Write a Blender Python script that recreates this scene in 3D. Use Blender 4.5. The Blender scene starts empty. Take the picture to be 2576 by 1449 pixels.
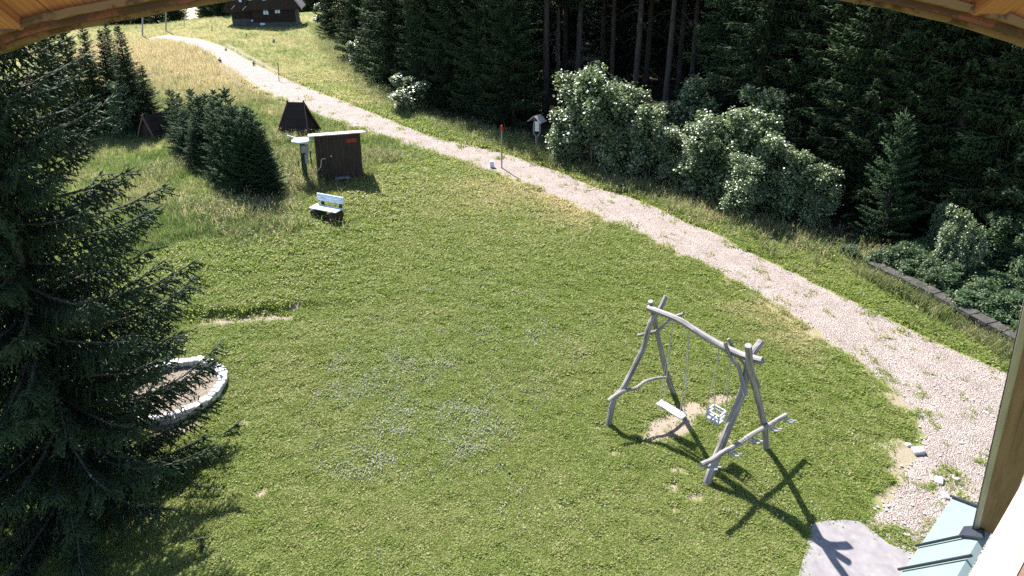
import bpy, math, random
import numpy as np
from mathutils import Vector, Matrix
R_ = math.radians
scene = bpy.context.scene
col = scene.collection

# ------------------------------------------------------------------ camera
W, H = 2576.0, 1449.0            # pixel frame used for measuring the photograph
FPX, CH = 1600.0, 9.6
CYP, HOR = 420.0, -91.0           # principal point row (shift lens) and horizon row
PITCH = math.atan((CYP - HOR) / FPX)
cam = bpy.data.cameras.new('camera'); cam.sensor_width = 36; cam.lens = FPX / W * 36
cam.shift_y = -(H / 2 - CYP) / W; cam.clip_start = 0.05; cam.clip_end = 5000
camo = bpy.data.objects.new('camera', cam); col.objects.link(camo)
camo.location = (0, 0, CH); camo.rotation_euler = (math.pi / 2 - PITCH, 0, 0)
scene.camera = camo
# ------------------------------------------------------------------ light
SUN_EL, SUN_AZ = R_(49), R_(-27)          # azimuth from +Y towards +X
world = bpy.data.worlds.new('World'); scene.world = world; world.use_nodes = True
wn = world.node_tree; wn.nodes.clear()
sky = wn.nodes.new('ShaderNodeTexSky'); sky.sky_type = 'NISHITA'; sky.sun_disc = False
sky.sun_elevation = SUN_EL; sky.sun_rotation = SUN_AZ; sky.altitude = 900
bg = wn.nodes.new('ShaderNodeBackground'); bg.inputs[1].default_value = 0.1
wo = wn.nodes.new('ShaderNodeOutputWorld')
wn.links.new(sky.outputs[0], bg.inputs[0]); wn.links.new(bg.outputs[0], wo.inputs[0])
sl = bpy.data.lights.new('sun', 'SUN'); sl.energy = 5.0; sl.angle = R_(0.5); sl.color = (1, .965, .92)
so = bpy.data.objects.new('sun', sl); col.objects.link(so)
sdir = Vector((math.sin(SUN_AZ) * math.cos(SUN_EL), math.cos(SUN_AZ) * math.cos(SUN_EL), math.sin(SUN_EL)))
so.rotation_euler = sdir.to_track_quat('Z', 'Y').to_euler(); so.location = (0, 0, 60)
vs = scene.view_settings
vs.view_transform = 'Standard'; vs.look = 'None'; vs.exposure = 1.75; vs.gamma = 1
scene.render.engine = 'CYCLES'
cy = scene.cycles
cy.max_bounces = 6; cy.diffuse_bounces = 3; cy.glossy_bounces = 2; cy.transmission_bounces = 4; cy.transparent_max_bounces = 6
cy.sample_clamp_indirect = 6; cy.use_denoising = False; cy.caustics_reflective = False; cy.caustics_refractive = False

# ------------------------------------------------------------------ terrain function and projection
rs = np.random.RandomState
_tab = rs(5).rand(256, 256)
def vnoise(x, y):
    x = np.asarray(x, float); y = np.asarray(y, float)
    xi = np.floor(x).astype(int); yi = np.floor(y).astype(int); fx = x - xi; fy = y - yi
    fx = fx * fx * (3 - 2 * fx); fy = fy * fy * (3 - 2 * fy)
    a = _tab[xi & 255, yi & 255]; b = _tab[(xi + 1) & 255, yi & 255]; c = _tab[xi & 255, (yi + 1) & 255]; d = _tab[(xi + 1) & 255, (yi + 1) & 255]
    return (a * (1 - fx) + b * fx) * (1 - fy) + (c * (1 - fx) + d * fx) * fy
def fbm(x, y, o=3):
    s = 0; a = .5
    for k in range(o):
        s = s + a * vnoise(np.asarray(x) * 2 ** k + 17 * k, np.asarray(y) * 2 ** k + 31 * k); a *= .5
    return s / (1 - .5 ** o)
def sstep(a, b, x):
    t = np.clip((np.asarray(x, float) - a) / (b - a), 0, 1); return t * t * (3 - 2 * t)
FW = np.array([0, math.cos(PITCH), -math.sin(PITCH)]); UP = np.array([0, math.sin(PITCH), math.cos(PITCH)]); RT = np.array([1., 0, 0])
def ray(u, v):
    d = FW * FPX + RT * (u - W / 2) - UP * (v - CYP); return d / np.linalg.norm(d)
def flat(u, v, z=0.0):
    d = ray(u, v); return np.array([0, 0, CH]) + d * (z - CH) / d[2]
_bk = np.array([flat(u, v)[:2] for u, v in ((250, 815), (480, 803), (600, 797), (720, 785), (850, 771), (960, 752), (1080, 735))])
def terrain(x, y):
    x = np.asarray(x, float); y = np.asarray(y, float)
    # low bank at the left of the lawn: step that fades to the right
    yb = np.interp(x, _bk[:, 0], _bk[:, 1])
    fade = 1 - sstep(_bk[2, 0], _bk[5, 0], x)
    fade = fade * sstep(-40, -14, x)
    z = .42 * fade * (.52 * sstep(-.02, .25, y - yb) + .48 * sstep(0, 4.5, y - yb)) * (1 - sstep(9, 26, y - yb))
    far = sstep(26, 50, np.hypot(x, y))
    z = z + far * (.5 * (fbm(x * .06 + 3, y * .06 + 8, 2) - .5)) + .07 * (fbm(x * .35, y * .35, 2) - .5)
    # ground falls away behind the crest of the meadow
    crest = np.interp(x / np.maximum(y, 1), [-.75, -.55, -.45, -.3, -.2, 0], [94, 100, 118, 133, 140, 170])
    dd = y - crest
    z = z - np.where(dd > 0, np.minimum(dd * dd * .004, dd * .16), 0) * (y > 0)
    z = z - 30 * sstep(500, 1500, np.hypot(x, y))
    # the forest slope drops behind the retaining wall and the bushes
    return z
def G(u, v):
    d = ray(u, v); t = 5.0; o = np.array([0, 0, CH])
    if d[2] > -.005: t = 400
    else:
        for k in range(60):
            p = o + d * t; z = float(terrain(p[0], p[1]))
            t += np.clip((p[2] - z) / -d[2] * .6, -8, 8)
    p = o + d * t; return Vector((p[0], p[1], float(terrain(p[0], p[1]))))
def GZ(x, y): return float(terrain(x, y))
def onplane(u, v, a, b):                 # ray meets the vertical plane through ground points a and b
    d = ray(u, v); n = np.array([-(b[1] - a[1]), b[0] - a[0], 0]); o = np.array([0, 0, CH])
    t = n @ (np.array([a[0], a[1], 0]) - o) / (n @ d); return Vector(o + d * t)
def above(u, v, b):                      # point of the ray over the ground point b, facing the camera
    n = Vector((b[0], b[1], 0)).normalized(); d = Vector(ray(u, v)); o = Vector((0, 0, CH))
    return o + d * (n.dot(Vector(b) - o) / n.dot(d))
def ydist(u, v, y):
    d = ray(u, v); return Vector(np.array([0, 0, CH]) + d * (y / d[1]))
def inpoly(px, py, poly):
    px = np.asarray(px); py = np.asarray(py); r = np.zeros(px.shape, bool); n = len(poly)
    for i in range(n):
        x1, y1 = poly[i][0], poly[i][1]; x2, y2 = poly[(i + 1) % n][0], poly[(i + 1) % n][1]
        if y1 == y2: continue
        r ^= ((y1 > py) != (y2 > py)) & (px < (x2 - x1) * (py - y1) / (y2 - y1) + x1)
    return r
def gp(lst): return [tuple(G(u, v)[:2]) for u, v in lst]

# ------------------------------------------------------------------ material helpers
def mat(name):
    m = bpy.data.materials.new(name); m.use_nodes = True; nt = m.node_tree; nt.nodes.clear()
    out = nt.nodes.new('ShaderNodeOutputMaterial')
    def N(t, **k):
        n = nt.nodes.new('ShaderNode' + t)
        for a, b in k.items():
            if a.startswith('i_'):
                key = a[2:]; key = int(key) if key.isdigit() else key.replace('_', ' ')
                n.inputs[key].default_value = b
            else: setattr(n, a, b)
        return n
    def L(a, b): nt.links.new(a, b)
    return m, N, L, out
def ramp(N, L, src, stops):
    r = N('ValToRGB'); e = r.color_ramp.elements
    while len(e) < len(stops): e.new(.5)
    for k, (p, c) in enumerate(stops): e[k].position = p; e[k].color = (*c, 1)
    L(src, r.inputs[0]); return r.outputs[0]
def mix(N, L, f, a, b, mode='MIX'):
    m = N('Mix', data_type='RGBA', blend_type=mode)
    for s, i in ((f, 0), (a, 6), (b, 7)):
        if hasattr(s, 'links') or hasattr(s, 'is_linked'): L(s, m.inputs[i])
        elif i == 0: m.inputs[0].default_value = s
        else: m.inputs[i].default_value = (*s, 1)
    return m.outputs[2]
def noise(N, L, vec, scale, detail=4, rough=.6, out=0):
    n = N('TexNoise'); n.inputs['Scale'].default_value = scale; n.inputs['Detail'].default_value = detail; n.inputs['Roughness'].default_value = rough
    if vec is not None: L(vec, n.inputs['Vector'])
    return n.outputs[out]
def bump(N, L, h, strength, dist):
    b = N('Bump'); b.inputs['Strength'].default_value = strength; b.inputs['Distance'].default_value = dist
    L(h, b.inputs['Height']); return b.outputs[0]
def m_simple(name, c1, c2, scale=6, rough=.8, bstr=.3, bdist=.01, spec=.3, metal=0.0, stretch=None):
    m, N, L, out = mat(name); tc = N('TexCoord'); v = tc.outputs['Object']
    if stretch:
        mp = N('Mapping'); mp.inputs['Scale'].default_value = stretch; L(v, mp.inputs[0]); v = mp.outputs[0]
    n = noise(N, L, v, scale, 6, .65)
    c = ramp(N, L, n, [(.3, c1), (.7, c2)])
    p = N('BsdfPrincipled'); L(c, p.inputs['Base Color']); p.inputs['Roughness'].default_value = rough
    p.inputs['Specular IOR Level'].default_value = spec; p.inputs['Metallic'].default_value = metal
    if bstr: L(bump(N, L, n, bstr, bdist), p.inputs['Normal'])
    L(p.outputs[0], out.inputs[0]); return m
def m_wood(name, dark, light, grain=40, rough=.75, peel=None, knots=False, bd=.004):
    """grain runs along V of the UV map (metres)"""
    m, N, L, out = mat(name); uv = N('UVMap'); mp = N('Mapping'); mp.inputs['Scale'].default_value = (1, .05, 1); L(uv.outputs[0], mp.inputs[0])
    oi = N('ObjectInfo'); mp2 = N('Vector' + 'Math', operation='ADD'); L(mp.outputs[0], mp2.inputs[0]); L(oi.outputs['Random'], mp2.inputs[1])
    n = noise(N, L, mp2.outputs[0], grain, 5, .6)
    c = ramp(N, L, n, [(.28, dark), (.62, light)])
    if knots:
        n2 = noise(N, L, mp2.outputs[0], 6, 2, .5)
        w = N('TexWave', wave_type='BANDS', bands_direction='X'); w.inputs['Scale'].default_value = 18; w.inputs['Distortion'].default_value = 9; w.inputs['Detail'].default_value = 2; w.inputs['Detail Scale'].default_value = 1.2
        L(mp2.outputs[0], w.inputs['Vector'])
        c = mix(N, L, w.outputs[0], c, tuple(d * .8 for d in dark), 'MIX')
        c = mix(N, L, .45, c, light)
    if peel:
        tc = N('TexCoord'); n3 = noise(N, L, tc.outputs['Object'], 9, 8, .7)
        f = ramp(N, L, n3, [(.44, (0, 0, 0)), (.5, (1, 1, 1))])
        c = mix(N, L, f, c, peel)
    p = N('BsdfPrincipled'); L(c, p.inputs['Base Color']); p.inputs['Roughness'].default_value = rough; p.inputs['Specular IOR Level'].default_value = .25
    L(bump(N, L, n, .5, bd), p.inputs['Normal']); L(p.outputs[0], out.inputs[0]); return m
def m_leaf(name, ca, cb, trans=.4, rough=.5, spec=.4, attr='tint', attr_type='GEOMETRY', tcol=1.5, tb=.55):
    m, N, L, out = mat(name)
    a = N('Attribute', attribute_name=attr, attribute_type=attr_type)
    c = ramp(N, L, a.outputs['Fac'], [(0.0, ca), (1.0, cb)])
    p = N('BsdfPrincipled'); L(c, p.inputs['Base Color']); p.inputs['Roughness'].default_value = rough; p.inputs['Specular IOR Level'].default_value = spec
    t = N('BsdfTranslucent'); L(mix(N, L, 1.0, c, (tcol, tcol * 1.05, tcol * tb), 'MULTIPLY'), t.inputs[0])
    mx = N('MixShader'); mx.inputs[0].default_value = trans; L(p.outputs[0], mx.inputs[1]); L(t.outputs[0], mx.inputs[2])
    L(mx.outputs[0], out.inputs[0]); return m
M = {}
# ------------------------------------------------------------------ mesh helpers
def mesh_np(name, v, f, mats, tint=None, smooth=False):
    me = bpy.data.meshes.new(name); nv, nf, k = len(v), len(f), f.shape[1]
    me.vertices.add(nv); me.vertices.foreach_set('co', np.ascontiguousarray(v, np.float32).ravel())
    me.loops.add(nf * k); me.loops.foreach_set('vertex_index', np.ascontiguousarray(f, np.int32).ravel())
    me.polygons.add(nf); me.polygons.foreach_set('loop_start', np.arange(0, nf * k, k, dtype=np.int32))
    if tint is not None:
        a = me.attributes.new('tint', 'FLOAT', 'FACE'); a.data.foreach_set('value', np.ascontiguousarray(tint, np.float32))
    if smooth: me.polygons.foreach_set('use_smooth', np.ones(nf, bool))
    me.materials.append(mats); me.update(calc_edges=True); return me
class MB:
    def __init__(s): s.v = []; s.f = []; s.uv = []
    def quad(s, pts, uvs):
        i = len(s.v); s.v += [tuple(p) for p in pts]; s.f.append(tuple(range(i, i + len(pts)))); s.uv += uvs
    def box(s, c, size, rot=None, jit=0, rng=random):
        """box centred on c; the longest side carries the grain"""
        c = Vector(c); hx, hy, hz = size[0] / 2, size[1] / 2, size[2] / 2
        P = [Vector((x * hx, y * hy, z * hz)) for x in (-1, 1) for y in (-1, 1) for z in (-1, 1)]
        if jit: P = [p + Vector((rng.uniform(-jit, jit), rng.uniform(-jit, jit), rng.uniform(-jit, jit))) for p in P]
        la = max(range(3), key=lambda k: size[k]); o = rng.uniform(0, 50)
        i = len(s.v)
        for p in P:
            q = c + (rot @ p if rot is not None else p); s.v.append(tuple(q))
        for fc in ((0, 1, 3, 2), (4, 6, 7, 5), (0, 4, 5, 1), (2, 3, 7, 6), (0, 2, 6, 4), (1, 5, 7, 3)):
            s.f.append(tuple(i + k for k in fc))
            for k in fc:
                p = P[k]; oth = [p[a] for a in range(3) if a != la]
                s.uv.append((oth[0] + oth[1] + o, p[la] + o))
        return s
    def tube(s, pts, rad, n=8, cap=True, wob=0, rng=random):
        pts = [Vector(p) for p in pts]; m = len(pts)
        if not hasattr(rad, '__len__'): rad = [rad] * m
        t0 = (pts[1] - pts[0]).normalized(); x = t0.cross(Vector((.3, .2, 1)))
        if x.length < 1e-3: x = t0.cross(Vector((1, 0, 0)))
        x.normalize(); i0 = len(s.v); acc = 0; vs_ = []; o = rng.uniform(0, 50)
        for k in range(m):
            t = (pts[min(k + 1, m - 1)] - pts[max(k - 1, 0)]).normalized(); x = (x - t * x.dot(t)).normalized(); y = t.cross(x)
            if k: acc += (pts[k] - pts[k - 1]).length
            vs_.append(acc)
            for a in range(n):
                an = 2 * math.pi * a / n; r = rad[k] * (1 + (rng.uniform(-wob, wob) if wob else 0)); s.v.append(tuple(pts[k] + (x * math.cos(an) + y * math.sin(an)) * r))
        for k in range(m - 1):
            for a in range(n):
                b = (a + 1) % n; s.f.append((i0 + k * n + a, i0 + k * n + b, i0 + (k + 1) * n + b, i0 + (k + 1) * n + a))
                w = 6.28 * rad[k] / n
                s.uv += [(a * w + o, vs_[k] + o), ((a + 1) * w + o, vs_[k] + o), ((a + 1) * w + o, vs_[k + 1] + o), (a * w + o, vs_[k + 1] + o)]
        if cap:
            for k, rev in ((0, True), (m - 1, False)):
                ids = [i0 + k * n + a for a in range(n)]; ids = ids[::-1] if rev else ids
                s.f.append(tuple(ids)); s.uv += [(math.cos(a) * rad[k] + o, math.sin(a) * rad[k] * .3 + o) for a in range(n)]
        return s
    def prism(s, poly, d):
        """polygon (list of points) extruded by the vector d"""
        d = Vector(d); poly = [Vector(p) for p in poly]; n = len(poly); i = len(s.v)
        s.v += [tuple(p) for p in poly] + [tuple(p + d) for p in poly]
        s.f.append(tuple(range(i + n - 1, i - 1, -1))); s.uv += [(p.x + p.y, p.z) for p in poly][::-1]
        s.f.append(tuple(range(i + n, i + 2 * n))); s.uv += [(p.x + p.y, p.z) for p in poly]
        for k in range(n):
            b = (k + 1) % n; s.f.append((i + k, i + b, i + n + b, i + n + k)); l = (poly[b] - poly[k]).length
            s.uv += [(0, 0), (0, l), (d.length, l), (d.length, 0)]
        return s
    def build(s, name, m, parent=None, bevel=0, smooth=False):
        me = bpy.data.meshes.new(name); me.from_pydata(s.v, [], s.f)
        u = me.uv_layers.new(name='UVMap'); u.data.foreach_set('uv', np.array(s.uv, np.float32).ravel())
        if smooth: me.polygons.foreach_set('use_smooth', np.ones(len(s.f), bool))
        me.materials.append(m if not isinstance(m, str) else M[m]); me.update()
        o = bpy.data.objects.new(name, me); col.objects.link(o)
        if parent is not None: o.parent = parent; o.matrix_parent_inverse = parent.matrix_world.inverted() if False else Matrix.Translation(-parent.location) if parent.type == 'EMPTY' else Matrix()
        if bevel:
            b = o.modifiers.new('bevel', 'BEVEL'); b.width = bevel; b.segments = 1; b.limit_method = 'ANGLE'
        return o
def rz(a): return Matrix.Rotation(a, 3, 'Z')
def thing(name, label, cat, loc=(0, 0, 0), group=None):
    """Empty at the thing's base; parts are built in world coordinates"""
    o = bpy.data.objects.new(name, None); col.objects.link(o); o.location = loc; o.empty_display_size = .2
    o['label'] = label; o['category'] = cat
    if group: o['group'] = group
    return o
def tag(o, label, cat=None, group=None, kind=None):
    o['label'] = label
    if cat: o['category'] = cat
    if group: o['group'] = group
    if kind: o['kind'] = kind
    return o
def link_mesh(name, me, parent=None):
    o = bpy.data.objects.new(name, me); col.objects.link(o)
    if parent: o.parent = parent
    return o

# ------------------------------------------------------------------ zones on the ground (measured in the photograph, kept as ground points)
road_far = [(380, 96), (430, 90), (500, 100), (560, 118), (640, 160), (700, 190), (760, 215), (850, 250), (950, 290), (1050, 333), (1150, 360), (1260, 386), (1400, 430), (1500, 470), (1600, 502), (1700, 545), (1800, 590), (1900, 640), (2000, 690), (2100, 735), (2250, 803), (2400, 872), (2576, 950), (2700, 1010), (2850, 1120), (2950, 1250), (3000, 1400), (3000, 1600), (2990, 1650), (2960, 1700), (2900, 1750), (2800, 1800)]
road_near = [(370, 100), (415, 97), (480, 112), (535, 137), (585, 178), (635, 215), (690, 243), (765, 272), (850, 308), (945, 337), (1050, 366), (1160, 398), (1290, 440), (1400, 488), (1500, 530), (1600, 578), (1700, 622), (1800, 672), (1900, 728), (2000, 792), (2100, 862), (2190, 925), (2255, 985), (2300, 1050), (2305, 1110), (2235, 1185), (2215, 1255), (2140, 1304), (2185, 1332), (2262, 1384), (2310, 1440), (2320, 1560)]
road_near = [(u - (4 if k > 10 else 0), v + (9 if k > 10 else 3)) if k < 24 else (u, v) for k, (u, v) in enumerate(road_near)]
road_far = [(u, v - 3) for u, v in road_far]
RF = np.array(gp(road_far)); RN = np.array(gp(road_near))
def resample(P, t):
    P = np.array(P); s = np.r_[0, np.cumsum(np.linalg.norm(np.diff(P, axis=0), axis=1))]
    return P
def ribbon(A, B, n, cols, jit, zoff, name, m, seed=0):
    k = np.linspace(0, len(A) - 1, n); i = np.arange(len(A)); r = rs(seed)
    a = np.c_[np.interp(k, i, A[:, 0]), np.interp(k, i, A[:, 1])]; b = np.c_[np.interp(k, i, B[:, 0]), np.interp(k, i, B[:, 1])]
    wv = b - a; wl = np.linalg.norm(wv, axis=1, keepdims=True); wv = wv / np.maximum(wl, 1e-6)
    ja = (fbm(k * 1.7, k * 0 + seed) - .5)[:, None] * jit * 2 + (r.rand(n, 1) - .5) * jit * .5
    jb = (fbm(k * 1.7, k * 0 + 50 + seed) - .5)[:, None] * jit * 2 + (r.rand(n, 1) - .5) * jit * .5
    a = a + wv * ja; b = b + wv * jb
    t = np.linspace(0, 1, cols)[None, :, None]; P = a[:, None] * (1 - t) + b[:, None] * t
    P = P.reshape(-1, 2); z = terrain(P[:, 0], P[:, 1]) + zoff
    e = np.tile(np.r_[-1, np.zeros(cols - 2), -1], n); z = z + e * (zoff + .02)
    v = np.c_[P, z]; q = (np.arange(n - 1)[:, None] * cols + np.arange(cols - 1)[None]).ravel()
    f = np.c_[q, q + 1, q + cols + 1, q + cols]
    me = mesh_np(name, v, f, m, smooth=True)
    return link_mesh(name, me), np.r_[a, b[::-1]]
lawn_edge = gp([(250, 690), (430, 635), (600, 604), (690, 575), (735, 510), (830, 485), (920, 460), (960, 415), (1020, 385), (1075, 372)])
meadow_poly = lawn_edge + [tuple(p) for p in RN[10::-1]] + gp([(250, 96), (60, 200), (0, 420)])
forest_line = gp([(800, 60), (830, 110), (885, 175), (950, 230), (1010, 272), (1090, 310), (1180, 335), (1290, 368), (1370, 395), (1440, 420), (1520, 455), (1650, 500), (1800, 545), (1950, 590), (2110, 632), (2210, 672), (2330, 735), (2450, 800), (2576, 866), (2760, 960)])
forest_poly = forest_line + [(60, 2), (200, 2), (300, 300), (-10, 330), (-25, 140)]
clover_poly = gp([(900, 820), (1100, 700), (1280, 650), (1420, 720), (1550, 820), (1420, 950), (1280, 1120), (1000, 1220), (800, 1200), (740, 1050)])
dirt_spots = [  # bare soil: u, v, half width m, half depth m, angle
    (1690, 1070, .72, .46, .35), (1735, 1040, .55, .34, .6), (1660, 1092, .42, .24, .2), (1705, 985, .20, .14, 0), (1815, 1005, .5, .2, .3), (1770, 1035, .32, .28, .5),
    (1815, 1100, .16, .30, .5), (1548, 1140, .22, .12, .4), (1707, 1184, .2, .13, 0), (1690, 1225, .14, .13, 0), (1700, 1287, .11, .1, 0),
    (1745, 1250, .2, .12, 0), (1510, 1076, .2, .1, 0), (815, 555, .72, .22, -.25), (1190, 436, .3, .14, 0), (620, 1065, .2, .14, 0), (655, 1240, .2, .14, .6),
    (740, 860, .18, .1, 0), (640, 738, .2, .13, .3), (690, 728, .12, .12, .5), (760, 925, .12, .1, 0), (1480, 820, .1, .08, 0), (745, 770, .3, .14, .5), (665, 803, 1.0, .2, .12), (560, 812, .8, .17, .1), (440, 1068, .5, .35, 0)]
DS = [(G(u, v), a, b, r) for u, v, a, b, r in dirt_spots]
def dist_line(x, y, P):
    d = np.full(np.shape(x), 1e9)
    for a, b in zip(P[:-1], P[1:]):
        ab = b - a; t = np.clip(((x - a[0]) * ab[0] + (y - a[1]) * ab[1]) / (ab @ ab), 0, 1)
        d = np.minimum(d, np.hypot(x - a[0] - t * ab[0], y - a[1] - t * ab[1]))
    return d
def dirt_mask(x, y):
    d = np.zeros(np.shape(x)); wob = (fbm(x * 5, y * 5, 2) - .5) * .8
    for p, a, b, r in DS:
        dx = x - p.x; dy = y - p.y; c, s = math.cos(r), math.sin(r)
        q = np.sqrt(((dx * c + dy * s) / a) ** 2 + ((-dx * s + dy * c) / b) ** 2) + wob
        d = np.maximum(d, 1 - sstep(.85, 1.15, q))
    e = np.exp(-(dist_line(x, y, RN[9:27]) / .55) ** 2) * sstep(.38, .62, fbm(x * 2.1 + 6, y * 2.1, 3))
    return np.maximum(d, .85 * e)
worn_line = np.array(gp([(1320, 470), (1450, 525), (1580, 590), (1720, 655), (1850, 725), (1980, 810), (2100, 900), (2190, 960)]))
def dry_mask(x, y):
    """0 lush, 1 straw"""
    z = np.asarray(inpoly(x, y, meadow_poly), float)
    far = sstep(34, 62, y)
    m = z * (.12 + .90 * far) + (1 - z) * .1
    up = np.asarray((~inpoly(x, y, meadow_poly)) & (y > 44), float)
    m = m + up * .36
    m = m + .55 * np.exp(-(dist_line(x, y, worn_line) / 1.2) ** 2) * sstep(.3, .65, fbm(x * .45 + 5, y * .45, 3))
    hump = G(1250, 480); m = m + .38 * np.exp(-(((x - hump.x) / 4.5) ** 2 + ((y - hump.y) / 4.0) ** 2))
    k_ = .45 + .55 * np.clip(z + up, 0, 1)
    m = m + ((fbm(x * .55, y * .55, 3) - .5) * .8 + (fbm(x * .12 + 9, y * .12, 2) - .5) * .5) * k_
    return np.clip(m, 0, 1)

# ------------------------------------------------------------------ materials
def build_ground_material():
    m, N, L, out = mat('ground_soil_and_turf'); tc = N('TexCoord'); v = tc.outputs['Object']
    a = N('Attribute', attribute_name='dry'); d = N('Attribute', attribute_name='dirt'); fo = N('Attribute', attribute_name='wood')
    n1 = noise(N, L, v, 9, 6, .7); n2 = noise(N, L, v, 55, 3, .6)
    g = ramp(N, L, n1, [(.3, (.08, .11, .025)), (.7, (.15, .19, .05))])
    s = ramp(N, L, n1, [(.3, (.16, .12, .045)), (.7, (.30, .235, .10))])
    c = mix(N, L, a.outputs['Fac'], g, s)
    di = ramp(N, L, n2, [(.25, (.15, .115, .085)), (.75, (.33, .27, .215))])
    c = mix(N, L, d.outputs['Fac'], c, di)
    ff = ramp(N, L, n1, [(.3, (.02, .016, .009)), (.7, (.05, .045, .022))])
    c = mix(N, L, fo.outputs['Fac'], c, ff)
    p = N('BsdfPrincipled'); L(c, p.inputs['Base Color']); p.inputs['Roughness'].default_value = .95; p.inputs['Specular IOR Level'].default_value = .1
    L(bump(N, L, n2, .6, .03), p.inputs['Normal']); L(p.outputs[0], out.inputs[0]); return m
def build_gravel_material(name, a, b, c3):
    m, N, L, out = mat(name); tc = N('TexCoord'); v = tc.outputs['Object']
    mp = N('Mapping'); mp.inputs['Scale'].default_value = (1, 1, 0); L(v, mp.inputs[0]); v = mp.outputs[0]
    n1 = noise(N, L, v, 1.3, 5, .65); n2 = noise(N, L, v, 22, 6, .78); vo = N('TexVoronoi', feature='F1'); vo.inputs['Scale'].default_value = 40; L(v, vo.inputs['Vector'])
    c = ramp(N, L, n2, [(.34, a), (.47, b), (.7, c3)])
    c = mix(N, L, ramp(N, L, n1, [(.35, (0, 0, 0)), (.65, (.55, .55, .55))]), c, tuple(x * .62 for x in b))
    st = ramp(N, L, vo.outputs['Color'], [(.2, (.45, .45, .45)), (.8, (1.25, 1.2, 1.2))])
    c = mix(N, L, .7, c, st, 'MULTIPLY')
    p = N('BsdfPrincipled'); L(c, p.inputs['Base Color']); p.inputs['Roughness'].default_value = .9; p.inputs['Specular IOR Level'].default_value = .2
    ad = N('Math', operation='SUBTRACT'); L(n2, ad.inputs[0]); L(vo.outputs['Distance'], ad.inputs[1])
    L(bump(N, L, ad.outputs[0], .9, .05), p.inputs['Normal']); L(p.outputs[0], out.inputs[0]); return m
M['ground'] = build_ground_material()
M['gravel'] = build_gravel_material('road_gravel', (.16, .13, .11), (.39, .325, .285), (.57, .50, .455))
M['sand'] = build_gravel_material('trail_sand', (.17, .135, .10), (.30, .25, .19), (.42, .36, .29))
M['concrete'] = m_simple('pad_concrete', (.145, .135, .138), (.225, .21, .21), 5, .9, .4, .006)
M['stone_white'] = m_simple('pale_stone', (.32, .31, .305), (.52, .505, .495), 7, .85, .5, .012)
M['stone_dark'] = m_simple('old_wall_stone', (.022, .021, .02), (.07, .064, .058), 5, .95, .8, .03)
M['rock'] = m_simple('pale_rock', (.28, .26, .25), (.50, .47, .45), 5, .9, .8, .03)
M['gravelstone'] = m_simple('gravel_stone', (.24, .205, .18), (.48, .425, .39), 5, .9, .3)
M['log'] = m_wood('weathered_log', (.042, .034, .028), (.29, .262, .252), 30, .7, bd=.01)
M['board'] = m_wood('grey_board', (.30, .29, .30), (.50, .49, .50), 40, .6)
M['bluegrey'] = m_simple('worn_grey_steel', (.2, .2, .22), (.36, .36, .39), 14, .5, .1)
M['rope'] = m_simple('rope_fibre', (.30, .27, .22), (.5, .45, .36), 80, .9, .3, .002)
M['shed'] = m_wood('dark_stained_plank', (.020, .013, .010), (.055, .037, .028), 40, .8)
M['shed_roof'] = m_wood('silvered_roof_board', (.26, .22, .22), (.52, .47, .46), 40, .6)
M['hut'] = m_wood('black_brown_shingle', (.016, .011, .009), (.045, .028, .022), 30, .85)
M['red'] = m_simple('red_paint', (.20, .022, .012), (.28, .04, .02), 8, .6, .1)
M['redpole'] = m_simple('signal_red_paint', (.55, .015, .01), (.65, .03, .02), 8, .5, .05)
M['metal'] = m_simple('grey_galvanised', (.16, .17, .18), (.30, .31, .32), 12, .5, .1, .002, .5, .4)
M['green_post'] = m_simple('dark_green_paint', (.012, .035, .025), (.03, .065, .045), 8, .5, .1)
M['white_paint'] = m_simple('white_paint', (.62, .64, .68), (.8, .8, .82), 8, .5, .1)
M['bluewhite'] = m_simple('faded_pale_blue', (.42, .50, .62), (.62, .68, .76), 8, .6, .1)
M['black'] = m_simple('black_rubber', (.01, .01, .01), (.025, .025, .025), 10, .6, .1)
M['bark'] = m_simple('spruce_bark', (.04, .032, .027), (.115, .095, .08), 8, .95, .9, .03, .2, 0, (1, 1, .25))
M['bark_pale'] = m_simple('grey_bark', (.11, .10, .09), (.26, .24, .22), 10, .9, .6, .015, .2, 0, (1, 1, .3))
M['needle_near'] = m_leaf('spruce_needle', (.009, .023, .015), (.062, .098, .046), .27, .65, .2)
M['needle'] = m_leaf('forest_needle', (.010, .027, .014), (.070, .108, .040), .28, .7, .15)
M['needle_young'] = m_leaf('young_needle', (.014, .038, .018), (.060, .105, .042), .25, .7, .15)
M['leaf'] = m_leaf('maple_leaf', (.05, .09, .035), (.25, .29, .155), .30, .40, .8, tcol=1.5, tb=.75)
M['leaf_dark'] = m_leaf('bramble_and_shaded_leaf', (.022, .050, .020), (.085, .13, .05), .3, .5, .35, tcol=1.6)
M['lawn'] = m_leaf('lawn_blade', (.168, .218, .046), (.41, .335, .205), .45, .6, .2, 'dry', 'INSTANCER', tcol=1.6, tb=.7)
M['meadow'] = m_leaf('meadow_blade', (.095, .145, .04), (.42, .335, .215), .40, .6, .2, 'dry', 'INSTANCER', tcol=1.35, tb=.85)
M['clover'] = m_simple('clover_blossom', (.38, .38, .27), (.56, .55, .42), 20, .8, 0)
M['greenroof'] = m_simple('mint_green_roof_coat', (.155, .205, .198), (.185, .24, .232), 3, .42, .15, .004, .4)
M['seam'] = m_simple('dark_seam_metal', (.015, .02, .035), (.03, .035, .05), 8, .5, .1)
M['soffit'] = m_wood('soffit_pine', (.30, .088, .038), (.46, .185, .092), 22, .6, knots=True)
M['rafter'] = m_wood('rafter_pine', (.26, .075, .031), (.42, .17, .08), 16, .6, knots=True)
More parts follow.
